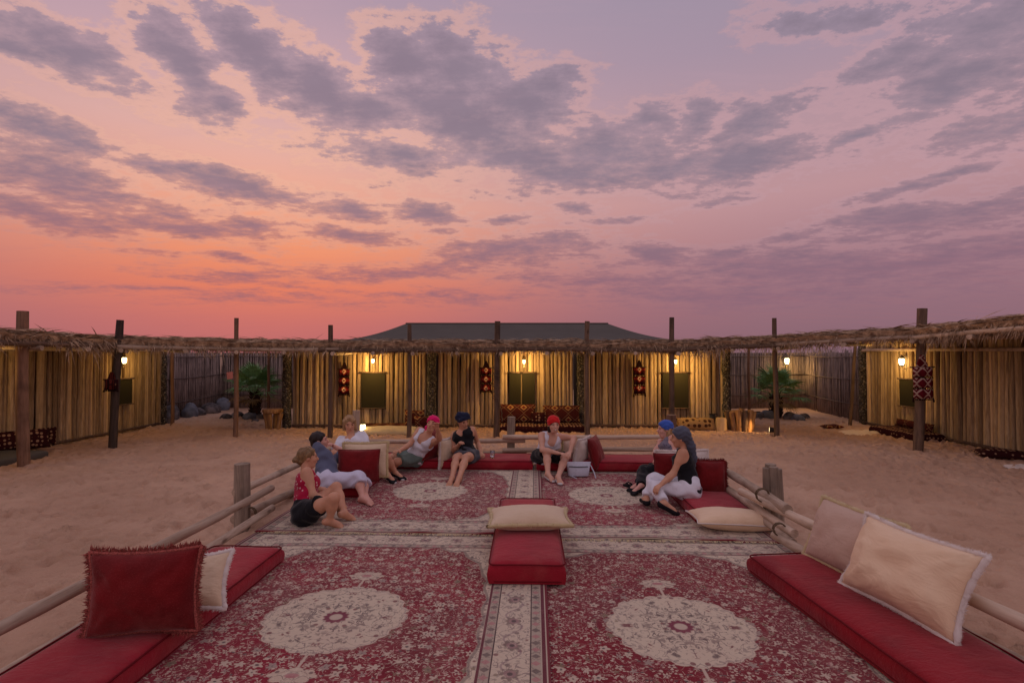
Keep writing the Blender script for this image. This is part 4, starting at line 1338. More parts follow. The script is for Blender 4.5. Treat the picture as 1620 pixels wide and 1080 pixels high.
# back pair with the middle post
bv = 8.95
mp = R(-.35, bv); mp = Vector((P(808, 700, bv).x, bv, 0))
tb_ = thing('rail_fence', 'back rail fence section behind the pink headscarf and navy hat women', 'fence', P(700, 700, bv), GF)
post_obj(tb_, Vector((P(563, 650, bv + .05).x, bv + .05, 0)), P(564, 649, bv + .05), .06, M_rail, 631)
post_obj(tb_, Vector((mp.x, bv + .05, 0)), P(809, 659, bv + .05), .068, seed=632)
rail(tb_, P(545, 697, bv - .04), P(831, 697, bv - .06), .042, 633, .95, .004)
rail(tb_, P(545, 716, bv - .04), P(833, 716, bv - .06), .042, 634, .95, .004)
tb2 = thing('rail_fence', 'back rail fence section behind the red headscarf woman', 'fence', P(930, 700, bv), GF)
post_obj(tb2, Vector((P(1062, 660, bv + .05).x, bv + .05, 0)), P(1062, 656, bv + .05), .085, M_post_red, 635)
rail(tb2, P(795, 691, bv - .13), P(1075, 690, bv - .04), .045, 636, .9, .004)
rail(tb2, P(795, 712, bv - .13), P(1080, 711, bv - .04), .045, 637, .9, .004)


# ------------------------------------------------------------------ lamps
M_glass = emit('glowing lantern glass', (1.0, .80, .38, 1), 9.0)
M_lampmetal = flat('dark bronze lantern frame', lin(92, 76, 52), .5, .5, .1)
M_lampwhite = flat('white lantern bracket', lin(180, 160, 120), .5, .4, .1)
WARM = (1.0, .64, .20)


def point(name, loc, energy, r=.05, parent=None):
    l = bpy.data.lights.new(name, 'POINT'); l.energy = energy; l.color = WARM; l.shadow_soft_size = r
    o = bpy.data.objects.new(name, l); COL.objects.link(o); o.location = loc
    return o


def wall_lantern(label, p, out, energy=34, s=.62):
    """p: middle of the glass; out: unit vector away from the wall"""
    out = Vector(out); side = Vector((-out.y, out.x, 0))
    t = thing('wall_lantern', label, 'lantern', p, 'lit wall lanterns on the cabins')
    M = Matrix(((side.x, out.x, 0, p.x), (side.y, out.y, 0, p.y), (0, 0, 1, p.z), (0, 0, 0, 1))) @ Matrix.Scale(s, 4)
    m = MB(); m.tube([(0, 0, -.075), (0, 0, -.03), (0, 0, .04), (0, 0, .07)], [.03, .05, .055, .045], 8)
    link('glass', m.mesh('glass', True), M_glass, t, M)
    m = MB(); m.tube([(0, 0, .072), (0, 0, .09), (0, 0, .13), (0, 0, .16)], [.07, .06, .025, .008], 8)
    m.tube([(0, 0, -.11), (0, 0, -.095), (0, 0, -.078)], [.012, .035, .045], 8)
    for k in range(4):
        a = k * PI / 2 + PI / 4; c, s_ = math.cos(a), math.sin(a)
        m.tube([(c * .05, s_ * .05, -.08), (c * .062, s_ * .062, .075)], .005, 4)
    link('cage', m.mesh('cage', True), M_lampmetal, t, M)
    m = MB(); m.tube([(0, 0, -.11), (0, -.02, -.17), (0, -.09, -.16), (0, -.115, -.12)], .01, 6); m.box((0, -.125, -.15), (.03, .008, .07))
    link('bracket', m.mesh('bracket'), M_lampwhite, t, M)
    point('lantern_light', Vector(p) + out * .42 + Vector((0, 0, -.10)), energy, .06)
    return t


yl = WY - .16
wl = lambda px, py: P(px, py, yl)
wall_lantern('lit wall lantern over the window shade of the left back cabin', wl(590, 571), (0, -1, 0))
wall_lantern('lit wall lantern over the twin shades of the middle back cabin', wl(829, 572), (0, -1, 0))
wall_lantern('lit wall lantern peeking out beside the post at the right back cabin', wl(1069, 572), (0, -1, 0))
wall_lantern('large white lit lantern on the right wing cabin', Vector((WX - .17, 720 / 1, 0)) if False else Vector((WX - .17, (WX - .17) / ((1426 - CX) / FPX), EYE - (572 - HY) / FPX * (WX - .17) / ((1426 - CX) / FPX))), (-1, 0, 0), 17, 1.0)
wall_lantern('lit wall lantern on the left wing cabin behind the blackened post', Vector((-WX + .17, (WX - .17) / ((CX - 197) / FPX), EYE - (570 - HY) / FPX * (WX - .17) / ((CX - 197) / FPX))), (1, 0, 0), 9, .9)
wall_lantern('lit wall lantern on the cut-off cabin at the left frame edge', Vector((-WX + .17, 8.9 - .55, 1.62)), (1, 0, 0), 8, .9)
_fd = Vector((RC.x - 9.0, RC.y - 12.8, 0)).normalized()
wall_lantern('small square lamp on the reed fence in the right corner', P(1245, 571, 17.45), (0, -1, 0), 26, 1.25)


def floor_lantern(label, p, s, energy):
    t = thing('floor_lantern', label, 'lantern', p, None)
    M = Matrix.Translation(p) @ Matrix.Scale(s, 4)
    m = MB(); m.tube([(0, 0, .09), (0, 0, .13), (0, 0, .30), (0, 0, .34)], [.07, .085, .085, .07], 10)
    link('glass', m.mesh('glass', True), M_glass, t, M)
    m = MB(); m.tube([(0, 0, 0), (0, 0, .02), (0, 0, .05), (0, 0, .09)], [.11, .12, .09, .09], 10); m.tube([(0, 0, .34), (0, 0, .37), (0, 0, .43)], [.1, .09, .02], 10)
    for k in range(4):
        a = k * PI / 2 + .3; m.tube([(math.cos(a) * .095, math.sin(a) * .095, .07), (math.cos(a) * .095, math.sin(a) * .095, .35)], .006, 4)
    m.tube([(-.05, 0, .41), (-.05, 0, .47), (0, 0, .5), (.05, 0, .47), (.05, 0, .41)], .006, 5)
    link('cage', m.mesh('cage', True), M_lampmetal, t, M)
    point('floor_lantern_light', Vector(p) + Vector((0, 0, .22 * s)), energy, .06)


floor_lantern('bright floor lantern on the sand behind the blond woman in white', Vector((P(574, 690, 11.9).x, 11.9, 0)), .66, 24)
def ground_spot(label, p, aim, energy, size=70):
    """small lamp housing on the sand whose beam goes to aim"""
    d = (Vector(aim) - Vector(p)).normalized()
    t = thing('ground_spotlight', label, 'spotlight', p)
    c = Vector(p) + Vector((0, 0, .10))
    m = MB(); m.tube([c - d * .09, c - d * .08, c + d * .03, c + d * .05], [.03, .05, .06, .062], 12); link('housing', m.mesh('housing', True), M_black, t, Matrix.Identity(4))
    m = MB(); m.tube([c + d * .048, c + d * .054], [.052, .052], 12); link('lens', m.mesh('lens', True), M_glass, t, Matrix.Identity(4))
    m = MB(); m.tube([Vector(p) - Vector((0, 0, .05)), c], [.012, .012], 6); link('spike', m.mesh('spike', True), M_black, t, Matrix.Identity(4))
    l = bpy.data.lights.new('spot_beam', 'SPOT'); l.energy = energy; l.color = (1.0, .58, .20); l.spot_size = math.radians(size); l.spot_blend = .7; l.shadow_soft_size = .04
    o = bpy.data.objects.new('spot_beam', l); COL.objects.link(o); o.location = c + d * .08
    o.rotation_euler = (-d).to_track_quat('Z', 'Y').to_euler()


_sp = G(1222, 687); ground_spot('small black ground spotlight at the foot of the right corner post, lighting the sand', _sp, G(1110, 684) + Vector((0, .75, .0)), 22, 60)


# ------------------------------------------------------------------ wall hangings
def hanging_mat(name):
    def f(nt):
        p = nt.coord('Object'); x, y, z = nt.sep(p)
        fy = nt.m('FRACT', z * 4.6); fx = nt.m('ABSOLUTE', x)
        dia = nt.m('ABSOLUTE', nt.m('FRACT', x * 5.0 + .5) - .5) * 2.0 + nt.m('ABSOLUTE', fy - .5) * 2.0
        c = nt.mix(nt.lt(dia, .95, .04), lin(58, 14, 18), lin(128, 30, 30))
        c = nt.mix(nt.lt(dia, .55, .04), c, lin(204, 170, 140)); c = nt.mix(nt.lt(dia, .26, .04), c, lin(110, 22, 26))
        c = nt.mix(nt.band(fy, .0, .1, .01), c, lin(34, 16, 18))
        n = nt.noise(p, 70, 2)
        return nt.mix(nt.sm(n, .5, .8) * .35, c, lin(36, 20, 20)), nt.bump(n, .4, .006)
    return material(name, f, .95, .1)


M_hang = hanging_mat('woven wall hanging')


def hanging_mat2(nt):
    p = nt.coord('Object'); x, y, z = nt.sep(p)
    fy = nt.m('ABSOLUTE', nt.m('FRACT', z * 5.4) - .5) * 2.0; fx = nt.m('ABSOLUTE', nt.m('FRACT', x * 5.4 + .25) - .5) * 2.0
    dia = fx + fy
    c = nt.mix(nt.band(dia, .72, 1.10, .03), lin(96, 18, 28), lin(180, 148, 132))
    c = nt.mix(nt.lt(dia, .3, .03), c, lin(186, 150, 134))
    n = nt.noise(p, 60, 2)
    return nt.mix(nt.sm(n, .5, .8) * .35, c, lin(60, 24, 26)), nt.bump(n, .4, .006)


M_hang2 = material('red and white woven hanging', hanging_mat2, .95, .1)
M_hangdark = flat('black tassel wool', lin(40, 18, 20), .95, .1, .2, 30)


def wall_hanging(label, c, w, h, out=(0, -1, 0), mat=None, tiers=3, curve=0.0, name='wall_hanging'):
    """c: top middle point on the wall"""
    out = Vector(out); side = Vector((-out.y, out.x, 0))
    t = thing(name, label, 'wall hanging', c, 'woven hangings on cabins and posts')
    M = Matrix(((side.x, -out.x, 0, c.x), (side.y, -out.y, 0, c.y), (0, 0, 1, c.z), (0, 0, 0, 1)))
    m = MB(); m.add([(-w * .32, -.03, -.22 * w), (w * .32, -.03, -.22 * w), (0.02, -.03, w * .42), (-.02, -.03, w * .42), (-w * .32, .0, -.22 * w), (w * .32, 0, -.22 * w), (0.02, 0, w * .42), (-.02, 0, w * .42)],
                [(0, 1, 2, 3), (7, 6, 5, 4), (0, 4, 5, 1), (1, 5, 6, 2), (3, 2, 6, 7), (0, 3, 7, 4)])
    link('peak', m.mesh('peak'), M_hangdark if mat is None else mat, t, M)
    m = MB(); m.tube([(-w * .62, -.02, -.22 * w), (w * .62, -.02, -.2 * w)], .012, 6); link('rod', m.mesh('rod', True), M_post_dark, t, M)
    th = h / tiers
    for k in range(tiers):
        z1 = -.2 * w - k * th; z0 = z1 - th * .86
        n = 10; V = []; F = []
        for i in range(n + 1):
            f = i / n - .5; yy = -.035 - curve * (1 - (2 * f) ** 2) - .012 * math.sin(i * 1.7 + k)
            for (z, dy) in ((z1, 0), ((z1 + z0) / 2, -.012), (z0, .0)):
                V.append((f * w, yy + dy, z))
            for (z, dy) in ((z1, 0), ((z1 + z0) / 2, -.012), (z0, .0)):
                V.append((f * w, yy + dy + .018, z))
        for i in range(n):
            a, b = i * 6, (i + 1) * 6
            F += [(a, b, b + 1, a + 1), (a + 1, b + 1, b + 2, a + 2), (a + 4, b + 4, b + 3, a + 3), (a + 5, b + 5, b + 4, a + 4), (a + 2, b + 2, b + 5, a + 5), (a + 3, b + 3, b, a)]
        F += [(0, 1, 4, 3), (1, 2, 5, 4), (n * 6 + 3, n * 6 + 4, n * 6 + 1, n * 6), (n * 6 + 4, n * 6 + 5, n * 6 + 2, n * 6 + 1)]
        m = MB(); m.add(V, F); p = link('woven_panel', m.mesh('woven_panel', True), mat or M_hang, t, M)
        m = MB()
        for i in range(12):
            x = (i / 11 - .5) * w * .96; m.tube([(x, -.03, z0 + .005), (x + random.uniform(-.01, .01), -.035, z0 - th * .16)], [.008, .011], 4)
        link('tassels', m.mesh('tassels'), M_hangdark, t, M)['kind'] = 'stuff'
    for sx in (-1, 1):
        m = MB(); m.tube([(sx * w * .5, -.03, -.2 * w - h * .9), (sx * w * .52, -.04, -.2 * w - h * 1.06)], [.008, .02], 6); link('corner_tassel', m.mesh('corner_tassel', True), M_hangdark, t, M)
    return t


wall_hanging('three tier woven hanging left of the left back cabin shade', wl(545, 580), .25, .62)
wall_hanging('three tier woven hanging half behind the rope wound post', wl(769, 578), .26, .58)
wall_hanging('three tier woven hanging on the right back cabin', wl(1011, 577), .27, .66)
hp = pp[9] + Vector((-.0, -.12, 0)); hp.z = EYE - (574 - HY) / FPX * hp.y
wall_hanging('red and white diamond hanging wrapped on the thick right post', hp, .36, .60, (0, -1, 0), M_hang2, 3, .05)
hp = pp[1] + Vector((.06, -.12, 0)); hp.z = EYE - (596 - HY) / FPX * hp.y
wall_hanging('dark woven hanging tied to the blackened left post', hp, .22, .22, (.2, -1, 0), M_kilim2, 1, .03)
mpink = flat('pink cloth flag', lin(206, 130, 116), .9, .1, .1)
pf = pp[2] + Vector((-.10, -.06, 0)); pf.z = EYE - (594 - HY) / FPX * pf.y
m = MB(); m.add([(-.07, 0, .07), (.06, .01, .09), (.07, -.01, -.06), (-.05, .0, -.08), (-.07, .02, .07), (.06, .03, .09), (.07, .01, -.06), (-.05, .02, -.08)], [(0, 1, 2, 3), (7, 6, 5, 4), (0, 4, 5, 1), (1, 5, 6, 2), (2, 6, 7, 3), (3, 7, 4, 0)])
props(link('cloth_flag', m.mesh('cloth_flag'), mpink, None, Matrix.Translation(pf)), 'small pink cloth tied to the slim left post by the palm', 'cloth')


# ------------------------------------------------------------------ rope on the middle post
q = pp[5]
m = MB(); pts = []
for i in range(60):
    a = i * .6; z = 1.55 - i * .012; pts.append((q.x + math.cos(a) * .085, q.y + math.sin(a) * .085, z))
for k in range(12): pts.append((q.x + .05 + .09 * k / 11 * (1.3 if k < 8 else 1), q.y - .09, .84 - .045 * k))
m.tube(pts, .009, 5); props(link('rope', m.mesh('rope', True), M_rope, None, Matrix.Identity(4)), 'thin rope wound round the middle post and hanging loose', 'rope')


# ------------------------------------------------------------------ stumps, drums, rocks, palms
def stump_table(label, p, r, h, legs, mat, seed, name='log_table'):
    t = thing(name, label, 'table', p, 'rough wooden stools and tables'); rr = random.Random(seed)
    for k in range(legs):
        a = 2 * PI * k / legs + rr.uniform(-.2, .2); q = Vector(p) + Vector((math.cos(a) * r * .62, math.sin(a) * r * .62, 0)); e = Vector(p) + Vector((math.cos(a) * r * .95, math.sin(a) * r * .95, h * .84))
        link('leg', log_mesh('leg', (e - q).length, .05, 1.2, .02, .12, 8, 6, seed + k), mat, t, align(q - Vector((0, 0, .02)), e))
    m = MB(); m.tube([(0, 0, h * .80), (0, 0, h * .82), (0, 0, h * .97), (0, 0, h)], [r * .9, r * 1.1, r * 1.12, r * 1.02], 14)
    m.V = [(x * (1 + rr.uniform(-.07, .07)), y * (1 + rr.uniform(-.07, .07)), z) for x, y, z in m.V]
    link('table_top', m.mesh('table_top', True), mat, t, Matrix.Translation(p))
    return t


stump_table('log stool with splayed legs beside the left back pillar', G(431, 679), .2, .48, 4, M_stump, 701)
# carved drum of upright split logs
p = G(1171, 681); t = thing('log_table', 'drum shaped table of upright split logs by the right back pillar', 'table', p, 'rough wooden stools and tables')
for k in range(12):
    a = 2 * PI * k / 12; q = p + Vector((math.cos(a) * .21, math.sin(a) * .21, -.02)); e = p + Vector((math.cos(a) * .29, math.sin(a) * .29, .44 + random.uniform(-.02, .06)))
    link('stave', log_mesh('stave', (e - q).length, .062, 1.05, .02, .12, 8, 6, 720 + k), M_stump if k % 3 else M_post, t, align(q, e))
m = MB(); m.tube([(0, 0, .34), (0, 0, .36), (0, 0, .44), (0, 0, .45)], [.25, .27, .27, .24], 14); link('table_top', m.mesh('table_top', True), M_stump, t, Matrix.Translation(p))
m = MB(); m.tube([(.2, 0, .42), (.45, -.03, .44)], [.02, .015], 6); link('side_branch', m.mesh('side_branch', True), M_post, t, Matrix.Translation(p))
p = G(1141, 682)
m = MB(); m.tube([(0, 0, -.02), (0, 0, .0), (0, 0, .28), (0, 0, .31)], [.12, .125, .118, .11], 9); props(link('block_stump', autosmooth(m.mesh('block_stump'), 30), M_pale_stump, None, Matrix.Translation(p)), 'pale cut block stump standing before the drum shaped table', 'stump', 'rough wooden stools and tables')
p = G(1124, 676)
t = thing('woven_basket', 'dark woven basket against the right back cabin wall', 'basket', p)
m = MB(); m.tube([(0, 0, 0), (0, 0, .03), (0, 0, .2), (0, 0, .34), (0, 0, .345), (0, 0, .2)], [.12, .14, .16, .15, .135, .14], 14); link('body', m.mesh('body', True), M_black, t, Matrix.Translation(p))
m = MB(); m.tube([(math.cos(a) * .152, math.sin(a) * .152, .34) for a in [i * PI / 10 for i in range(21)]], .012, 5, cap=False); link('rim', m.mesh('rim', True), M_post_dark, t, Matrix.Translation(p))


def rock_mesh(seed, w, d, h):
    bm = bmesh.new(); bmesh.ops.create_icosphere(bm, subdivisions=3, radius=1)
    rr = random.Random(seed); ox, oy = rr.uniform(0, 50), rr.uniform(0, 50)
    for v in bm.verts:
        n = fbm(np.array([v.co.x * 1.3 + ox + v.co.z]), np.array([v.co.y * 1.3 + oy - v.co.z * .6]), seed, 3)[0]
        f = 1 + .28 * n
        v.co = Vector((v.co.x * w / 2 * f, v.co.y * d / 2 * f, max(v.co.z, -.45) * h / 1.4 * f + h * .3))
    me = bpy.data.meshes.new('rock'); bm.to_mesh(me); bm.free(); autosmooth(me, 35); return me


M_bluerock = flat('pale blue grey rock', lin(120, 122, 132), .9, .2, .2, 8)
ROCKS = [(270, 664, .42, .5, .42, 'dark rock leaning on the left wing cabin pillar', M_rock), (283, 660, .38, .4, .4, 'pale topped rock second along the left reed fence', M_bluerock),
         (297, 656, .46, .4, .22, 'low flat dark rock between the left fence rocks', M_rock), (316, 653, .55, .45, .34, 'wide dark rock third along the left reed fence', M_rock), (336, 648, .52, .45, .40, 'tall pale topped rock at the end of the left fence row', M_bluerock),
         (262, 670, .3, .3, .3, 'small dark rock at the foot of the left cabin pillar', M_rock),
         (357, 662, .36, .3, .16, 'flat dark stone left of the left palm', M_rock), (376, 661, .34, .3, .2, 'rough stone behind the slim left post', M_rock), (396, 663, .4, .3, .2, 'rounded pale stone in front of the left palm trunk', M_bluerock), (412, 662, .3, .28, .15, 'small stone right of the left palm trunk', M_rock), (404, 667, .22, .2, .1, 'smallest stone before the left palm', M_rock),
         (1200, 661, .34, .3, .2, 'stone beside the drum shaped table under the right palm', M_rock), (1213, 661, .4, .3, .24, 'rounded pale stone left of the right palm trunk', M_bluerock), (1250, 663, .4, .32, .22, 'dark stone just right of the right palm post', M_rock), (1263, 665, .36, .3, .2, 'pale stone in the row right of the right palm', M_bluerock), (1273, 663, .3, .3, .18, 'last stone of the row right of the right palm', M_rock)]
for i, (px, py, w, d, h, lab, mt) in enumerate(ROCKS):
    o = link('rock', rock_mesh(40 + i, w, d, h), mt, None, Matrix.Translation(G(px, py) + Vector((.30 if px < 345 and px > 275 else 0, 0, -.02))) @ Matrix.Rotation(i * 1.3, 4, 'Z')); props(o, lab, 'rock', 'rocks by the fences and palms')


def frond_mesh(seed, L):
    """fan palm leaf: stalk along +Z then a pleated fan of leaflets"""
    rr = random.Random(seed); mb = MB()
    mb.tube([(0, 0, 0), (0, 0, L * .28), (0, .02, L * .55)], [.012, .009, .006], 5)
    n = 26
    for k in range(n):
        a = (k / (n - 1) - .5) * math.radians(200)
        l = L * (.48 + .12 * math.cos(a)) * rr.uniform(.88, 1.05)
        d = Vector((math.sin(a), .10 * math.cos(a * 2), math.cos(a)))
        side = Vector((math.cos(a), 0, -math.sin(a))) * .016 * L / .8
        b = Vector((0, .02, L * .55)); mid = b + d * l * .55 + Vector((0, .05 * L * abs(math.sin(a)), 0)); tip = b + d * l + Vector((rr.gauss(0, .02), .16 * L + rr.gauss(0, .02), -.10 * L * abs(math.sin(a))))
        mb.add([b, mid - side, mid + Vector((0, .008, 0)), mid + side, tip], [(0, 1, 2), (0, 2, 3), (1, 4, 2), (2, 4, 3)])
    return mb.mesh('leaf')


FR = [frond_mesh(s, .8) for s in range(5)]
FRD = [frond_mesh(20 + s, .7) for s in range(2)]
for me in FR: me.materials.append(M_leaf)
for me in FRD: me.materials.append(M_leaf_dry)


def fan_palm(label, p, h, s, seed, n=24):
    t = thing('fan_palm', label, 'palm', p, 'small fan palms in the courtyard corners'); rr = random.Random(seed)
    m = MB(); k = 14
    m.tube([(0, 0, -.05 + (h + .05) * i / k) for i in range(k + 1)], [.13 * (1.25 - .5 * i / k) * (1.12 if i % 2 else .92) for i in range(k + 1)], 10)
    for i in range(70):
        a = rr.uniform(0, 6.28); z = rr.uniform(.05, h); r0 = .12
        mb0 = Vector((math.cos(a) * r0, math.sin(a) * r0, z)); m.tube([mb0, mb0 + Vector((math.cos(a) * .07, math.sin(a) * .07, .10))], [.025, .006], 4)
    link('trunk', m.mesh('trunk', True), M_trunk, t, Matrix.Translation(p))
    top = Vector(p) + Vector((0, 0, h))
    for i in range(n):
        a = i * 2.399 + rr.uniform(-.2, .2); f = i / (n - 1)
        el = math.radians(82 - 95 * f + rr.uniform(-8, 8))
        d = Vector((math.cos(a) * math.cos(el), math.sin(a) * math.cos(el), math.sin(el)))
        dry = f > .86
        M = align(top - Vector((0, 0, .12 * f)), top + d, 0)
        # turn the fan so that its face looks up
        z = d; x = z.cross(Vector((0, 0, 1)))
        if x.length < .05: x = Vector((1, 0, 0))
        x.normalize(); y = z.cross(x); y = -y if y.z > 0 else y
        x = y.cross(z)
        M = Matrix(((x.x, y.x, z.x, top.x), (x.y, y.y, z.y, top.y), (x.z, y.z, z.z, top.z - .1 * f), (0, 0, 0, 1))) @ Matrix.Scale(s * rr.uniform(.85, 1.1), 4)
        link('leaf', rr.choice(FRD if dry else FR), None, t, M)


pl = G(404, 661); fan_palm('fan palm in the left corner behind the slim reddish post', pl, .72, 1.05, 3)
pr_ = G(1228, 660); fan_palm('fan palm in the right corner behind the canopy post', pr_, .66, 1.02, 8)


# ------------------------------------------------------------------ small things on the carpets
M_bag = flat('pale blue white leather', lin(206, 208, 222), .5, .4, .05)
pb = G(915, 757); t = thing('handbag', 'white handbag standing on the carpet before the back right mattress', 'bag', pb)
m = MB(); w, d, h = .17, .06, .19
V = []
for (z, kx, ky) in ((.0, .86, 1), (.06, .92, 1.15), (.13, .98, .8), (h, 1.08, .35)):
    for i in range(12):
        a = 2 * PI * i / 12; cx_, sy_ = math.cos(a), math.sin(a)
        V.append((w * kx * math.copysign(abs(cx_) ** .4, cx_), d * ky * math.copysign(abs(sy_) ** .6, sy_), z))
F = [(i * 12 + j, i * 12 + (j + 1) % 12, (i + 1) * 12 + (j + 1) % 12, (i + 1) * 12 + j) for i in range(3) for j in range(12)] + [tuple(range(11, -1, -1)), tuple(36 + j for j in range(12))]
m.add(V, F); MB_ = Matrix.Translation(pb + Vector((0, 0, .05))); link('body', autosmooth(m.mesh('body'), 50), M_bag, t, MB_)
m = MB(); m.tube([(-.14, -.055, .135), (0, -.06, .13), (.13, -.055, .135)], .006, 5); link('zip', m.mesh('zip', True), M_black, t, MB_)
m = MB(); m.tube([(-.15, -.05, .02), (-.02, -.12, -.03), (.1, -.14, -.035), (.24, -.09, -.03), (.22, -.02, .05), (.17, 0, .15)], .009, 5); link('strap', m.mesh('strap', True), M_bag, t, MB_)
M_shoe = flat('black shoe canvas', lin(30, 28, 32), .8, .2, .1)
M_sole = flat('white rubber sole', lin(196, 188, 186), .6, .3, .05)


def sandal(label, p, rz):
    t = thing('sandal', label, 'sandal', p, None, rz); m = MB()
    out = [(math.cos(a) * .055 * (1 if math.sin(a) > 0 else .8), math.sin(a) * .13) for a in [i * PI / 9 for i in range(18)]]
    m.add([(x, y, .0) for x, y in out] + [(x, y, .02) for x, y in out], [(i, (i + 1) % 18, 18 + (i + 1) % 18, 18 + i) for i in range(18)] + [tuple(range(17, -1, -1)), tuple(range(18, 36))]); link('sole', m.mesh('sole'), M_shoe, t)
    m = MB(); m.tube([(-.05, .02, .02), (-.02, .06, .05), (0, .09, .03), (.02, .06, .05), (.05, .02, .02)], .009, 5); link('strap', m.mesh('strap', True), M_shoe, t)


sandal('black sandal on the back right carpet, the one nearer the medallion', G(1000, 774) + Vector((0, 0, .035)), .9)
sandal('black sandal on the back right carpet, nearer the white trousers', G(1028, 776) + Vector((0, 0, .035)), 1.2)
mg = bpy.data.materials.new('clear drinking glass'); mg.use_nodes = True
_b = next(n for n in mg.node_tree.nodes if n.type == 'BSDF_PRINCIPLED'); _b.inputs['Transmission Weight'].default_value = .9; _b.inputs['Roughness'].default_value = .05; _b.inputs['Base Color'].default_value = (.9, .85, .85, 1)
m = MB(); m.tube([(0, 0, 0), (0, 0, .005), (0, 0, .11), (0, 0, .108), (0, 0, .012)], [.028, .032, .038, .034, .028], 12)
pgl = P(779, 735, 8.25); pgl.z = .05 + .135 + .012
props(link('drinking_glass', m.mesh('drinking_glass', True), mg, None, Matrix.Translation(pgl)), 'clear drinking glass on the back left mattress near the middle gap', 'glass')


# ------------------------------------------------------------------ people: one blended surface per body, clothes as shells over it
def vv(a): return np.array(a, np.float32)


class Cap:
    """tapered limb from a to b; flat squash along an axis; k is the blend radius"""
    def __init__(s, a, b, ra, rb, k=.03, squash=None, cut=None):
        s.a, s.b, s.ra, s.rb, s.k, s.squash, s.cut = vv(a), vv(b), ra, rb, k, squash, cut
    def grow(s, d, k=None):
        return Cap(s.a, s.b, s.ra + d, s.rb + d, k or s.k, s.squash, s.cut)
    def d(s, P):
        q = P - s.a; ba = s.b - s.a
        if s.squash is not None:
            ax, f = s.squash; ax = vv(ax)
            q = q + (f - 1) * (q @ ax)[:, None] * ax; ba = ba + (f - 1) * float(ba @ ax) * ax
        L2 = float(ba @ ba) + 1e-9
        h = np.clip((q @ ba) / L2, 0, 1)
        r = np.sqrt(((q - h[:, None] * ba) ** 2).sum(1)) - (s.ra + (s.rb - s.ra) * h)
        if s.cut is not None:
            c, n = s.cut; r = np.maximum(r, (P - vv(c)) @ vv(n))
        return r
    def bounds(s):
        m = max(s.ra, s.rb) + .03
        return np.minimum(s.a, s.b) - m, np.maximum(s.a, s.b) + m


class Ell:
    def __init__(s, c, ax, r, k=.02):
        s.c, s.R, s.r, s.k = vv(c), np.array([list(x) for x in ax], np.float32), vv(r), k
    def grow(s, d, k=None):
        e = Ell(s.c, s.R, s.r + d, k or s.k); return e
    def d(s, P):
        q = (P - s.c) @ s.R.T
        k0 = np.sqrt(((q / s.r) ** 2).sum(1)); k1 = np.sqrt(((q / (s.r ** 2)) ** 2).sum(1)) + 1e-9
        return k0 * (k0 - 1) / k1
    def bounds(s):
        m = float(s.r.max()) + .03
        return s.c - m, s.c + m


def field(prims, P, subs=(), halves=()):
    d = None
    for p in prims:
        e = p.d(P)
        if d is None: d = e
        else:
            k = p.k; h = np.clip(.5 + .5 * (d - e) / k, 0, 1)
            d = d * (1 - h) + e * h - k * h * (1 - h)
    for p in subs:
        d = np.maximum(d, -p.d(P))
    for c, n in halves:
        d = np.maximum(d, (P - vv(c)) @ vv(n))
    return d


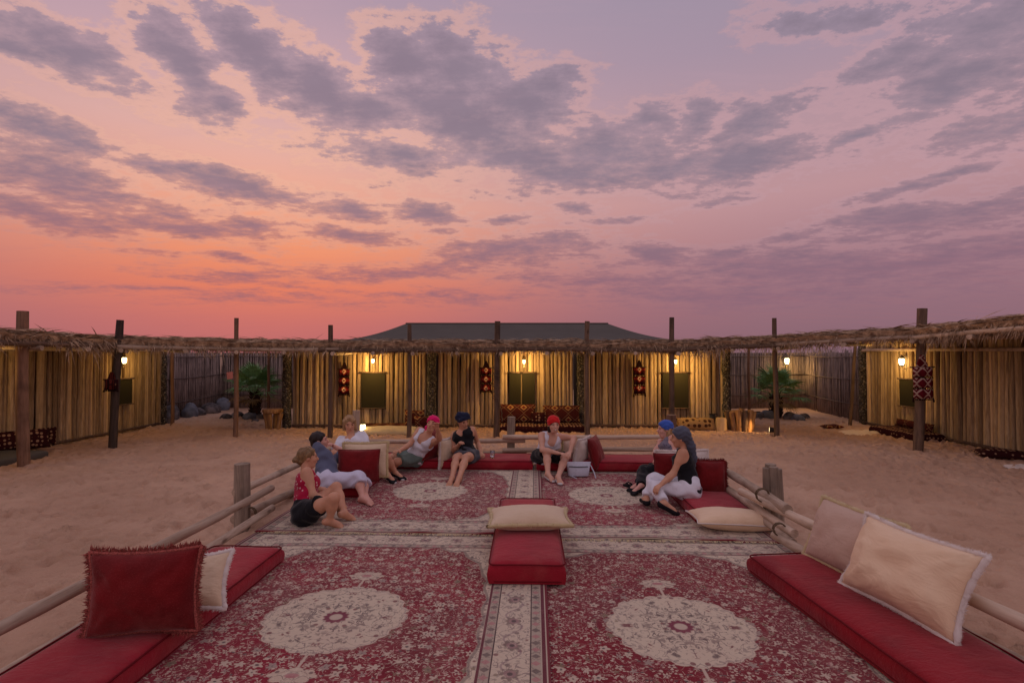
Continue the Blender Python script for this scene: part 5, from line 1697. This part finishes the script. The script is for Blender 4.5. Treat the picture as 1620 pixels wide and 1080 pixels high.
def polygonize(name, prims, h=.008, subs=(), halves=(), noise=None):
    lo = np.min([p.bounds()[0] for p in prims], 0); hi = np.max([p.bounds()[1] for p in prims], 0)
    B = 10
    nb = np.ceil((hi - lo) / (h * B)).astype(int) + 1
    n = nb * B + 1
    bc = np.stack(np.meshgrid(*[np.arange(k) for k in nb], indexing='ij'), -1).reshape(-1, 3)
    cen = lo + (bc + .5) * h * B
    dc = field(prims, cen.astype(np.float32), subs, halves)
    act = np.abs(dc) < h * B * 1.25 + .02
    vals = np.full(tuple(n), 1.0, np.float32)
    for b in bc[dc < -(h * B * 1.25 + .02)]:
        vals[b[0] * B:b[0] * B + B + 1, b[1] * B:b[1] * B + B + 1, b[2] * B:b[2] * B + B + 1] = -1
    ab = bc[act]
    o = np.stack(np.meshgrid(*[np.arange(B + 1)] * 3, indexing='ij'), -1).reshape(-1, 3)
    idx = (ab[:, None, :] * B + o[None]).reshape(-1, 3)
    flat_i = np.unique(idx[:, 0] * (n[1] * n[2]) + idx[:, 1] * n[2] + idx[:, 2])
    ii = np.stack([flat_i // (n[1] * n[2]), (flat_i // n[2]) % n[1], flat_i % n[2]], 1)
    P_ = (lo + ii * h).astype(np.float32)
    d = field(prims, P_, subs, halves)
    if noise is not None:
        d = d + noise(P_)
    vals.ravel()[flat_i] = d
    # surface nets
    s = vals < 0
    c = np.zeros(tuple(n - 1), np.int8)
    offs = [(i, j, k) for i in (0, 1) for j in (0, 1) for k in (0, 1)]
    for (i, j, k) in offs: c += s[i:n[0] - 1 + i, j:n[1] - 1 + j, k:n[2] - 1 + k]
    cells = np.argwhere((c > 0) & (c < 8))
    cv = np.stack([vals[cells[:, 0] + i, cells[:, 1] + j, cells[:, 2] + k] for (i, j, k) in offs], 1)
    acc = np.zeros((len(cells), 3)); cnt = np.zeros(len(cells))
    for a in range(8):
        for b in range(a + 1, 8):
            oa, ob = np.array(offs[a]), np.array(offs[b])
            if np.abs(oa - ob).sum() != 1: continue
            x = (cv[:, a] < 0) != (cv[:, b] < 0)
            t = cv[:, a] / np.where(x, cv[:, a] - cv[:, b], 1)
            acc += np.where(x[:, None], oa + t[:, None] * (ob - oa), 0); cnt += x
    V = lo + (cells + acc / cnt[:, None]) * h
    num = np.full(tuple(n - 1), -1, np.int64); num[tuple(cells.T)] = np.arange(len(cells))
    F = []
    for ax in range(3):
        e = [slice(None)] * 3; e2 = [slice(None)] * 3
        e[ax] = slice(0, n[ax] - 1); e2[ax] = slice(1, n[ax])
        x = s[tuple(e)] != s[tuple(e2)]
        u, w = (ax + 1) % 3, (ax + 2) % 3
        q = np.argwhere(x); q = q[(q[:, u] > 0) & (q[:, w] > 0) & (q[:, u] < n[u] - 1) & (q[:, w] < n[w] - 1)]
        pos = s[q[:, 0], q[:, 1], q[:, 2]]
        def at(du, dw):
            r = q.copy(); r[:, u] += du; r[:, w] += dw; return num[r[:, 0], r[:, 1], r[:, 2]]
        f = np.stack([at(-1, -1), at(0, -1), at(0, 0), at(-1, 0)], 1)
        f[~pos] = f[~pos][:, ::-1]
        F.append(f)
    F = np.concatenate(F); F = F[(F >= 0).all(1)]
    return np_mesh(name, V, F)


def along(p, px, py, L, s='+'):
    """the point on the pixel's ray that lies L from p; '+' the one nearer the camera"""
    o = Vector((0, 0, EYE)); r = ray(px, py).normalized(); q = Vector(p) - o
    b = q.dot(r); disc = b * b - (q.length_squared - L * L)
    if disc <= 0:
        x = o + r * b; x = Vector(p) + (x - Vector(p)).normalized() * L; return x
    t = b - math.sqrt(disc) if s == '+' else b + math.sqrt(disc)
    return o + r * t


def joint(p, spec, L):
    px, py, s = spec
    if isinstance(s, str): return along(p, px, py, L, s)
    if isinstance(s, tuple): return G(px, py, s[1])
    return P(px, py, s)


def skin(name, c):
    def f(nt):
        p = nt.coord('Object'); n = nt.noise(p, 9.0, 4, .6)
        d = tuple(v * .78 for v in c[:3]) + (1,)
        return nt.mix(nt.sm(n, .35, .7) * .6, c, d), nt.bump(nt.noise(p, 120, 2), .08, .003)
    m = material(name, f, .55, .35)
    b = next(n for n in m.node_tree.nodes if n.type == 'BSDF_PRINCIPLED')
    b.inputs['Subsurface Weight'].default_value = .12; b.inputs['Subsurface Radius'].default_value = (.02, .008, .005); b.inputs['Subsurface Scale'].default_value = .5
    return m


def cloth(name, c, pattern=None):
    d = tuple(v * .72 for v in c[:3]) + (1,)
    def f(nt):
        p = nt.coord('Object'); n = nt.noise(p, 6.0, 4, .6); w = nt.noise(p, 300, 2)
        k = nt.noise(nt.v('MULTIPLY', p, (1, 1, .45)), 15.0, 3, .5, 1.2)
        col = nt.mix(nt.sm(n, .4, .7) * .5, c, d)
        if pattern is not None:
            v, vc, _ = nt.voro(p, 34.0, 1.0)
            m_ = nt.lt(v, .34, .04) * nt.m('GREATER_THAN', nt.sep(vc)[0], .45)
            col = nt.mix(m_, col, pattern)
        return col, nt.bump(k * 1.0 + w * .1, .55, .014)
    return material(name, f, .9, .15, .15, (1, 1, 1, 1))


def hairmat(name, a, b):
    def f(nt):
        p = nt.coord('Object'); n = nt.noise(nt.v('MULTIPLY', p, (1, 1, .35)), 60.0, 4, .6, .6); n2 = nt.noise(p, 10, 3)
        return nt.mix(nt.sm(n, .35, .65), nt.mix(nt.sm(n2, .4, .65), a, b), tuple(v * .5 for v in a[:3]) + (1,)), nt.bump(n, .8, .006)
    return material(name, f, .55, .35)


S_fair = skin('fair skin', lin(212, 160, 136)); S_tan = skin('tanned skin', lin(202, 146, 116)); S_pink = skin('pale pink skin', lin(216, 160, 142))
M_eye = flat('eye', lin(44, 34, 32), .3, .5, 0); M_brow = flat('eyebrow', lin(84, 60, 46), .9, .1, 0); M_lip = flat('lips', lin(168, 88, 84), .5, .3, 0); M_teeth = flat('teeth', lin(228, 220, 212), .4, .4, 0)


def person(label, skinm, pelvis, neck, tyaw, hyaw, head, headyaw, arms, legs, clothes, hair=None, scarf=None, headpitch=0.0, smile=False, shoes=None, S=1.0, Ltorso=.45):
    """joints are given by where the photograph shows them (column, row, depth or bone direction)"""
    Pv = P(*pelvis); N = joint(Pv, neck, Ltorso * S)
    t = (N - Pv).normalized()
    def facing(y, up):
        f = Vector((math.sin(math.radians(y)), math.cos(math.radians(y)), 0)); f = (f - up * f.dot(up)).normalized(); return f, f.cross(up).normalized()
    f, r = facing(tyaw, t); hf, hr = facing(hyaw, (Vector((0, 0, 1)) + t * .6).normalized())
    root = thing('person', label, 'person', (Pv.x, Pv.y, 0), 'people sitting around the carpets')
    body = []
    # torso
    waist = Pv.lerp(N, .42) + f * .01; chest = Pv.lerp(N, .74) + f * .012
    torso = [Cap(Pv - hr * .07 * S, Pv + hr * .07 * S, .108 * S, .108 * S, .05, (hf, 1.12)),
             Cap(Pv, waist, .118 * S, .104 * S, .06, (f, 1.15)), Cap(waist, chest, .104 * S, .120 * S, .06, (f, 1.2)),
             Cap(chest - r * .085 * S, chest + r * .085 * S, .088 * S, .088 * S, .06, (f, 1.1)),
             Cap(chest + f * .055 * S - r * .075 * S - t * .02, chest + f * .06 * S - r * .06 * S, .062 * S, .055 * S, .05), Cap(chest + f * .055 * S + r * .075 * S - t * .02, chest + f * .06 * S + r * .06 * S, .062 * S, .055 * S, .05)]
    shR = N - t * .045 * S + r * .150 * S; shL = N - t * .045 * S - r * .150 * S
    yoke = [Cap(N - t * .05 * S - r * .12 * S, N - t * .05 * S + r * .12 * S, .054 * S, .054 * S, .05), Cap(chest, N - t * .06 * S, .10 * S, .06 * S, .05, (f, 1.25))]
    Hc = joint(N, head, .175 * S)
    hu0 = (Hc - N).normalized()
    hf_ = Vector((math.sin(math.radians(headyaw)), math.cos(math.radians(headyaw)), math.tan(math.radians(headpitch)))).normalized()
    hu = (Vector((0, 0, 1)) * .75 + hu0 * .5); hu = (hu - hf_ * hu.dot(hf_)).normalized(); hrt = hf_.cross(hu).normalized()
    neckp = [Cap(N - t * .06 * S, Hc - hf_ * .02 * S - hu * .03, .052 * S, .047 * S, .03)]
    HP = lambda x, y, z: Hc + (hrt * x + hf_ * y + hu * z) * S
    AX = (hrt, hf_, hu)
    headp = [Ell(HP(0, -.012, .035), AX, (.073 * S, .092 * S, .080 * S), .03), Ell(HP(0, .022, -.025), AX, (.060 * S, .070 * S, .078 * S), .03),
             Cap(HP(-.02, .045, -.088), HP(.02, .045, -.088), .026 * S, .026 * S, .03), Cap(HP(0, .086, .012), HP(0, .106, -.024), .009 * S, .0145 * S, .012),
             Cap(HP(-.03, .076, .028), HP(.03, .076, .028), .013 * S, .013 * S, .015), Ell(HP(.038, .062, -.022), AX, (.022 * S, .018 * S, .02 * S), .02), Ell(HP(-.038, .062, -.022), AX, (.022 * S, .018 * S, .02 * S), .02),
             Ell(HP(.074, -.008, 0), AX, (.010 * S, .018 * S, .031 * S), .008), Ell(HP(-.074, -.008, 0), AX, (.010 * S, .018 * S, .031 * S), .008),
             Cap(HP(-.014, .088, -.052), HP(.014, .088, -.052), .009 * S, .009 * S, .012)]
    body += torso + yoke + neckp + headp
    A = {}
    for side, sh in (('R', shR), ('L', shL)):
        if side not in arms: continue
        el = joint(sh, arms[side][0], .27 * S); wr = joint(el, arms[side][1], .235 * S)
        if len(arms[side]) > 2: hd = joint(wr, arms[side][2], .16 * S) - wr
        else: hd = wr - el
        hd = hd.normalized(); A[side] = (sh, el, wr)
        body += [Cap(sh, el, .045 * S, .034 * S, .03), Cap(sh + (el - sh) * .05, sh + (el - sh) * .4, .045 * S, .040 * S, .03), Cap(el, el.lerp(wr, .4), .038 * S, .037 * S, .025), Cap(el.lerp(wr, .3), wr, .037 * S, .025 * S, .025)]
        # hand: palm, four curled fingers, thumb
        side_v = hd.cross(Vector((0, 0, 1)))
        if side_v.length < .2: side_v = hd.cross(f)
        side_v.normalize(); nrm = side_v.cross(hd).normalized()
        if nrm.z > 0: nrm = -nrm                               # palm faces down
        pm = wr + hd * .055 * S
        body.append(Cap(wr, wr + hd * .075 * S, .026 * S, .034 * S, .015, (nrm, 1.9)))
        for k, (o, L) in enumerate(((-.030, .062), (-.010, .074), (.010, .070), (.029, .054))):
            b0 = wr + hd * .082 * S + side_v * o * S; b1 = b0 + (hd * .86 + nrm * .35 + side_v * o * 2).normalized() * L * .55 * S; b2 = b1 + (hd * .5 + nrm * .8).normalized() * L * .5 * S
            body += [Cap(b0, b1, .0092 * S, .0085 * S, .006), Cap(b1, b2, .0085 * S, .007 * S, .005)]
        sgn = 1 if side == 'L' else -1
        th0 = wr + hd * .025 * S + side_v * .024 * sgn * S; th1 = th0 + (hd * .7 + side_v * sgn * .7 + nrm * .3).normalized() * .04 * S; th2 = th1 + (hd * .95 + nrm * .3).normalized() * .03 * S
        body += [Cap(th0, th1, .013 * S, .0105 * S, .01), Cap(th1, th2, .0105 * S, .0085 * S, .006)]
    Lg = {}
    feet = []
    for side, sg in (('R', 1), ('L', -1)):
        hip = Pv + hr * .085 * S * sg - Vector((0, 0, .0))
        kn = joint(hip, legs[side][0], .41 * S); an = joint(kn, legs[side][1], .39 * S); toe = joint(an, legs[side][2], .17 * S)
        toe = an + (toe - an).normalized() * .165 * S
        if toe.z < .055: toe.z = .055
        Lg[side] = (hip, kn, an, toe)
        sd = (kn - hip).normalized()
        body += [Cap(hip, kn, .082 * S, .052 * S, .05), Cap(hip.lerp(kn, .1), hip.lerp(kn, .55), .080 * S, .066 * S, .04), Cap(kn, kn, .053 * S, .053 * S, .03),
                 Cap(kn, kn.lerp(an, .38), .048 * S, .050 * S, .03), Cap(kn.lerp(an, .3), an, .050 * S, .031 * S, .03)]
        fd = (toe - an).normalized(); dn = Vector((0, 0, -1)); dn = (dn - fd * dn.dot(fd)); dn = dn.normalized() if dn.length > .1 else Vector((0, 0, -1))
        heel = an - fd * .035 * S + dn * .022 * S
        foot = [Cap(an, heel, .032 * S, .030 * S, .02), Cap(an, an + fd * .10 * S + dn * .012 * S, .034 * S, .030 * S, .02), Cap(heel, an + fd * .13 * S + dn * .022 * S, .028 * S, .026 * S, .02)]
        lat = fd.cross(dn).normalized()
        ball = an + fd * .125 * S + dn * .024 * S
        foot += [Cap(ball - lat * .022 * S, ball + lat * .022 * S, .021 * S, .019 * S, .015)]
        for k in range(5):
            o = (-.034 + .016 * k) * sg
            tb = ball + lat * o * S; foot.append(Cap(tb, tb + fd * (.052 - .007 * k) * S + dn * .006 * S, .011 * S, .0085 * S, .007))
        body += foot; feet.append((side, foot, an, kn, fd, dn, lat, heel))
    link('body', polygonize('body', body, .0085), skinm, root, Matrix.Identity(4))
    # face
    for sx in (-1, 1):
        bm = bmesh.new(); bmesh.ops.create_uvsphere(bm, u_segments=10, v_segments=8, radius=.0115 * S); me = bpy.data.meshes.new('eye'); bm.to_mesh(me); bm.free()
        M = Matrix(((hrt.x, hf_.x, hu.x, 0), (hrt.y, hf_.y, hu.y, 0), (hrt.z, hf_.z, hu.z, 0), (0, 0, 0, 1)))
        p = HP(.031 * sx, .0815, .010); M[0][3], M[1][3], M[2][3] = p
        link('eye', autosmooth(me, 180), M_eye, root, M @ Matrix.Diagonal((1.15, .5, .55, 1)))
        m = MB(); m.tube([HP(.016 * sx, .091, .030), HP(.034 * sx, .089, .036), HP(.052 * sx, .078, .030)], [.003 * S, .004 * S, .002 * S], 5); link('eyebrow', m.mesh('eyebrow', True), M_brow, root, Matrix.Identity(4))
    if smile:
        m = MB(); m.tube([HP(-.026, .083, -.047), HP(0, .096, -.056), HP(.026, .083, -.047)], [.003 * S, .008 * S, .003 * S], 6); link('mouth', m.mesh('mouth', True), M_teeth, root, Matrix.Identity(4))
    else:
        m = MB(); m.tube([HP(-.022, .086, -.052), HP(0, .0965, -.053), HP(.022, .086, -.052)], [.002 * S, .0055 * S, .002 * S], 6); link('mouth', m.mesh('mouth', True), M_lip, root, Matrix.Identity(4))

    wrk = lambda sd, amp=.006: (lambda Q: (amp * (np.sin(Q[:, 2] * 48 + np.sin(Q[:, 0] * 21 + sd) * 2 + np.sin(Q[:, 1] * 17) * 1.5) + .6 * np.sin(Q[:, 0] * 33 + Q[:, 2] * 25 + sd))).astype(np.float32))
    for c in clothes:
        kind, mat = c['kind'], c['mat']; g = c.get('grow', .013)
        if kind in ('tank', 'tee', 'shirt'):
            pr = [p.grow(g) for p in torso]
            pr += [Cap(N - t * .06 * S - r * .10 * S, N - t * .06 * S + r * .10 * S, .054 * S + g, .054 * S + g, .05), yoke[1].grow(g)]
            if c.get('loose'): pr += [Cap(Pv + f * .02, waist + f * .02, .125 * S + g, .115 * S + g, .05, (f, 1.05))]
            if kind != 'tank':
                frac = .62 if kind == 'tee' else .8
                for sd in A:
                    sh, el, wr = A[sd]; pr.append(Cap(sh - (el - sh) * .1, el, .056 * S + g, .046 * S + g * 1.6, .04, None, (sh.lerp(el, frac), (el - sh).normalized())))
            subs = [Ell(N + f * .085 * S - t * c.get('scoop', .035) * S, (r, f, t), (.068 * S, .085 * S, (.055 + c.get('deep', .02)) * S)), Ell(N + t * .03 * S, (r, f, t), (.078 * S, .09 * S, .06 * S))]
            if kind == 'tank':
                for sd, sg in (('R', 1), ('L', -1)):
                    subs.append(Ell(N - t * .085 * S + r * .195 * S * sg, (r, f, t), (.068 * S, .10 * S, .095 * S)))
            hem = Pv - t * c.get('hem', .05)
            link(c['name'], polygonize(c['name'], pr, .009, subs, [(hem, -t)], wrk(hash(c['name']) % 7)), mat, root, Matrix.Identity(4))
            if kind == 'shirt':                                   # collar
                m = MB()
                for sg in (-1, 1):
                    m.tube([N - f * .06 * S + t * .02 + r * .01 * sg, N + r * .065 * S * sg + t * .012, N + f * .075 * S + r * .035 * S * sg - t * .045, N + f * .10 * S + r * .02 * sg * S - t * .10], [.014, .016, .02, .006], 6)
                link('collar', m.mesh('collar', True), mat, root, Matrix.Identity(4))
        elif kind in ('shorts', 'trousers'):
            pr = [torso[0].grow(g), Cap(Pv, Pv.lerp(N, .16), .115 * S + g, .112 * S + g, .05, (f, 1.12))]
            for sd in Lg:
                hip, kn, an, toe = Lg[sd]
                if kind == 'shorts':
                    fr = c.get('len', .55); pr.append(Cap(hip, kn, .092 * S + g, .066 * S + g * 1.5, .05, None, (hip.lerp(kn, fr), (kn - hip).normalized())))
                else:
                    fr = c.get('len', .85); pr.append(Cap(hip, kn, .092 * S + g, .060 * S + g, .05)); pr.append(Cap(kn, an, .060 * S + g, .044 * S + g * c.get('flare', 1.2), .04, None, (kn.lerp(an, fr), (an - kn).normalized())))
            link(c['name'], polygonize(c['name'], pr, .0095, (), [], wrk(3 + len(label) % 5, .007)), mat, root, Matrix.Identity(4))
    if shoes:
        for side, foot, an, kn, fd, dn, lat, heel in feet:
            if side in shoes.get('skip', ''): continue
            up_ = [p.grow(.010) for p in foot]
            link('shoe', polygonize('shoe', up_, .008, [], [(an + dn * .004, -dn)]), shoes['mat'], root, Matrix.Identity(4)) if not shoes.get('flip') else None
            so = [Cap(heel + dn * .026, heel + fd * .185 * S + dn * .012, .036 * S, .042 * S, .02, (dn, 2.6))]
            link('sole', polygonize('sole', so, .007), shoes.get('sole', M_sole), root, Matrix.Identity(4))
    face_cut = [Ell(HP(0, .088, -.035), AX, (.062 * S, .062 * S, .088 * S))]
    if hair:
        hp = [Ell(HP(0, -.016, .040), AX, (.083 * S, .098 * S, .085 * S), .03)]
        for e in hair.get('add', []):
            a, b, ra, rb = e; hp.append(Cap(HP(*a), HP(*b), ra * S, rb * S, hair.get('k', .03)))
        nz = lambda Q: (.004 * np.sin(Q[:, 0] * 90 + np.sin(Q[:, 2] * 30) * 2) + .003 * np.sin(Q[:, 1] * 110 + Q[:, 2] * 24)).astype(np.float32)
        link('hair', polygonize('hair', hp, .0085, face_cut + [Ell(HP(0, .10, -.10), AX, (.10 * S, .11 * S, .10 * S))] if not hair.get('bangs') else face_cut, [], nz), hair['mat'], root, Matrix.Identity(4))
    if scarf:
        sp = [Ell(HP(0, -.014, .046), AX, (.094 * S, .109 * S, .094 * S), .03)]
        for e in scarf.get('add', []):
            a, b, ra, rb = e; sp.append(Cap(HP(*a), HP(*b), ra * S, rb * S, .025))
        cutn = (hu * -.80 + hf_ * .60).normalized()
        low = [(HP(0, scarf.get('front', .075), .048), cutn)] if not scarf.get('full') else []
        nz = lambda Q: (.0035 * np.sin(Q[:, 2] * 120 + np.sin(Q[:, 0] * 40) * 2.5)).astype(np.float32)
        o = link('headscarf', polygonize('headscarf', sp, .0085, face_cut if scarf.get('full') else [], low, nz), scarf['mat'], root, Matrix.Identity(4))
        if scarf.get('tail'):
            m_ = [Cap(HP(*a) if not isinstance(a, Vector) else a, HP(*b) if not isinstance(b, Vector) else b, ra, rb, .03) for a, b, ra, rb in scarf['tail']]
            link('scarf_tail', polygonize('scarf_tail', m_, .0085, (), (), nz), scarf['mat'], root, Matrix.Identity(4))
    def chk(n, a, b): return '%s %.2f' % (n, (a - b).length)
    print('PERSON', label[:40], 'N z %.2f' % N.z, 'pel z %.2f y %.2f' % (Pv.z, Pv.y), chk('tor', Pv, N), [(s_, chk('th', Lg[s_][0], Lg[s_][1]), chk('sh', Lg[s_][1], Lg[s_][2]), 'kz %.2f az %.2f tz %.2f' % (Lg[s_][1].z, Lg[s_][2].z, Lg[s_][3].z)) for s_ in Lg], [(s_, chk('ua', A[s_][0], A[s_][1]), chk('fa', A[s_][1], A[s_][2])) for s_ in A])
    return root


H_blond = hairmat('dark blond hair', lin(150, 116, 78), lin(116, 84, 56)); H_dark = hairmat('dark brown hair', lin(52, 38, 36), lin(40, 28, 28)); H_light = hairmat('light blond hair', lin(190, 150, 106), lin(160, 120, 84))
C_white = cloth('white cotton', lin(222, 218, 226)); C_black = cloth('black cotton', lin(26, 24, 28)); C_lav = cloth('pale lavender linen', lin(206, 202, 220))
C_pink = cloth('crimson printed blouse', lin(172, 24, 60), lin(206, 160, 160)); C_grey = cloth('blue grey tee', lin(94, 98, 120)); C_sage = cloth('sage grey cotton', lin(104, 118, 110)); C_dgrey = cloth('dark grey denim', lin(72, 72, 80))
C_print = cloth('grey printed top', lin(120, 112, 126), lin(80, 74, 92))
K_pink = cloth('hot pink scarf cotton', lin(226, 20, 104)); K_navy = cloth('navy scarf cotton', lin(34, 38, 62)); K_red = cloth('red scarf cotton', lin(206, 34, 36)); K_blue = cloth('royal blue scarf cotton', lin(62, 92, 176)); K_grey = cloth('slate grey scarf cotton', lin(82, 84, 98))

# 1 crimson blouse, bun
person('person in crimson printed sleeveless top and black shorts, hair in a bun', S_tan,
       (481, 813, 5.60), (483, 750, '-'), 62, 62, (487, 723, '+'), 58,
       {'R': [(496, 783, '+'), (529, 801, '+'), (543, 812, '-')], 'L': [(512, 776, '-'), (541, 797, '+'), (549, 809, '+')]},
       {'R': [(528, 788, '+'), (521, 823, 5.42), (541, 829, ('z', .07))], 'L': [(534, 769, '-'), (545, 812, 5.62), (556, 819, ('z', .07))]},
       [dict(kind='tank', name='top', mat=C_pink, hem=.03, scoop=.02), dict(kind='shorts', name='shorts', mat=C_black, len=.52, grow=.020)],
       hair=dict(mat=H_blond, k=.010, add=[((0, -.122, -.01), (0, -.130, -.012), .036, .034), ((0, -.06, -.03), (0, -.05, -.05), .05, .035)]))
# 2 grey tee, dark hair, pale trousers
person('person in blue grey tee and pale cropped trousers, dark hair, propped on the red cushion', S_pink,
       (517, 763, 6.55), (509, 717, '-'), 98, 88, (505, 697, '+'), 72,
       {'R': [(511, 746, '+'), (546, 748, '+')], 'L': [(553, 716, '-'), (526, 704, '-'), (519, 700, '+')]},
       {'R': [(567, 757, '+'), (574, 788, ('z', .11)), (598, 797, ('z', .08))], 'L': [(586, 761, '-'), (578, 784, ('z', .12)), (590, 797, ('z', .08))]},
       [dict(kind='tee', name='tee', mat=C_grey, hem=.05, deep=.06, scoop=.06, loose=True), dict(kind='trousers', name='trousers', mat=C_lav, len=.30, flare=2.6, grow=.022)],
       hair=dict(mat=H_dark, add=[((0, -.05, -.03), (0, -.045, -.06), .055, .045)]), headpitch=6)
# 3 white shirt, blond bob
person('person in white shirt and dark shorts with a blond bob, behind the red cushion', S_tan,
       (561, 737, 7.40), (556, 690, '-'), 172, 120, (553, 670, '+'), 158,
       {'R': [(528, 716, '+'), (548, 722, '+')], 'L': [(583, 716, '+'), (566, 722, '+')]},
       {'R': [(604, 728, '+'), (614, 752, ('z', .13)), (628, 762, ('z', .08))], 'L': [(612, 724, '+'), (626, 748, ('z', .13)), (645, 758, ('z', .08))]},
       [dict(kind='shirt', name='shirt', mat=C_white, hem=.06, deep=.05, loose=True), dict(kind='shorts', name='shorts', mat=C_dgrey, len=.5)],
       hair=dict(mat=H_light, k=.02, add=[((.066, .0, .05), (.076, .012, -.07), .028, .024), ((-.066, .0, .05), (-.078, .012, -.08), .028, .024), ((0, -.07, 0), (0, -.06, -.08), .06, .045), ((.01, .055, .10), (-.06, .05, .055), .022, .024)], bangs=True),
       shoes=dict(mat=M_shoe, sole=M_sole), headpitch=-10)
# 4 pink headscarf
person('person in white tank top and hot pink headscarf with a hand raised to the face', S_tan,
       (657, 722, 8.20), (677, 686, '+'), 205, 245, (684, 671, '+'), 188,
       {'R': [(648, 703, '+'), (632, 713, '+'), (622, 714, '+')], 'L': [(695, 694, '+'), (692, 678, '+'), (690, 664, '+')]},
       {'R': [(620, 724, '+'), (610, 742, 7.95), (600, 746, 7.9)], 'L': [(628, 730, '+'), (614, 746, 7.85), (604, 750, 7.8)]},
       [dict(kind='tank', name='tank_top', mat=C_white, hem=.09, deep=.05, scoop=.045, loose=True), dict(kind='shorts', name='shorts', mat=C_sage, len=.88)],
       scarf=dict(mat=K_pink, front=.072, tail=[(Vector((0, 0, 0)), Vector((0, 0, 0)), 0, 0)][:0] or [((.03, -.09, .0), (.09, -.10, -.06), .03, .034), ((.09, -.10, -.06), (.10, -.09, -.11), .034, .022)]), headpitch=12)
# 5 black tank, navy hat
person('person in black tank top and navy head wrap, barefoot on the mattress edge', S_tan,
       (739, 722, 8.20), (732, 679, '-'), 188, 190, (732, 666, '+'), 140,
       {'R': [(718, 712, '+'), (727, 702, '+'), (731, 697, '+')], 'L': [(756, 701, '-'), (760, 716, '+'), (765, 720, '+')]},
       {'R': [(722, 724, '+'), (715, 756, ('z', .11)), (709, 766, ('z', .07))], 'L': [(737, 724, '+'), (726, 757, ('z', .11)), (720, 767, ('z', .07))]},
       [dict(kind='tank', name='tank_top', mat=C_black, hem=.06, deep=.06, scoop=.05), dict(kind='shorts', name='shorts', mat=C_dgrey, len=.55)],
       hair=dict(mat=H_dark, add=[((0, -.05, -.03), (0, -.05, -.05), .05, .04)]),
       scarf=dict(mat=K_navy, front=.08, add=[((-.05, .03, .10), (.05, -.03, .10), .045, .05), ((-.075, .06, .06), (.075, .06, .06), .028, .028), ((.08, -.05, .05), (-.08, -.05, .05), .03, .03)]), headpitch=-16)
# 6 red headscarf
person('person in white tank top, black shorts and red headscarf, smiling and hugging a knee', S_fair,
       (860, 722, 8.15), (873, 686, '+'), 165, 160, (876, 672, '+'), 168,
       {'R': [(858, 711, '+'), (886, 717, '+'), (896, 718, '+')], 'L': [(908, 692, '+'), (902, 714, '+'), (897, 722, '+')]},
       {'R': [(865, 716, '+'), (867, 750, ('z', .11)), (875, 757, ('z', .08))], 'L': [(894, 724, '+'), (883, 754, ('z', .11)), (888, 763, ('z', .08))]},
       [dict(kind='tank', name='tank_top', mat=C_white, hem=.06, deep=.05, scoop=.045, loose=True), dict(kind='shorts', name='shorts', mat=C_black, len=.88)],
       hair=dict(mat=H_dark, add=[((0, -.06, -.02), (0, -.05, -.09), .055, .04), ((.06, -.02, -.03), (.06, -.02, -.09), .025, .02)]),
       scarf=dict(mat=K_red, front=.085), smile=True, shoes=dict(mat=M_shoe, sole=M_sole, flip=True))
# 7 blue headscarf
person('person in grey printed top, dark trousers and royal blue headscarf, chin on hand', S_pink,
       (1062, 742, 7.30), (1056, 698, '-'), 252, 262, (1052, 679, '+'), 268,
       {'R': [(1036, 718, '+'), (1044, 699, '-'), (1045, 692, '-')], 'L': [(1066, 722, '+'), (1046, 726, '+')]},
       {'R': [(1020, 742, '-'), (1012, 765, ('z', .12)), (996, 772, ('z', .08))], 'L': [(1018, 746, '+'), (1014, 769, ('z', .12)), (1000, 777, ('z', .08))]},
       [dict(kind='tank', name='top', mat=C_print, hem=.06), dict(kind='trousers', name='trousers', mat=C_black, len=.95)],
       hair=dict(mat=H_light, add=[((.05, -.03, 0), (.06, -.02, -.13), .035, .03), ((-.06, -.03, 0), (-.075, -.02, -.17), .035, .025), ((0, -.07, 0), (0, -.06, -.14), .05, .04)]),
       scarf=dict(mat=K_blue, front=.075, tail=[((0, -.10, .0), (.02, -.13, -.05), .022, .018)]), shoes=dict(mat=M_shoe, sole=M_shoe))
# 8 grey headscarf
person('person in black sleeveless top, white trousers and long slate grey headscarf, seen from behind', S_tan,
       (1092, 774, 6.22), (1081, 712, '-'), 292, 285, (1076, 692, '+'), 288,
       {'L': [(1065, 749, '+'), (1046, 766, '+')], 'R': [(1072, 730, '-'), (1053, 726, '-'), (1047, 728, '+')]},
       {'L': [(1031, 770, '+'), (1052, 797, 5.95), (1066, 805, ('z', .09))], 'R': [(1027, 757, '-'), (1022, 790, 6.18), (1013, 783, ('z', .09))]},
       [dict(kind='tank', name='top', mat=C_black, hem=.07, scoop=.02), dict(kind='trousers', name='trousers', mat=C_white, len=.9, grow=.014)],
       scarf=dict(mat=K_grey, front=.075, add=[((0, -.06, .0), (0, -.06, -.03), .07, .06)], tail=[((0, -.09, .0), (.0, -.12, -.10), .045, .05), ((.0, -.12, -.10), (.0, -.14, -.24), .05, .045), ((0, -.14, -.24), (.01, -.13, -.42), .045, .03)]),
       shoes=dict(mat=M_shoe, sole=M_shoe))
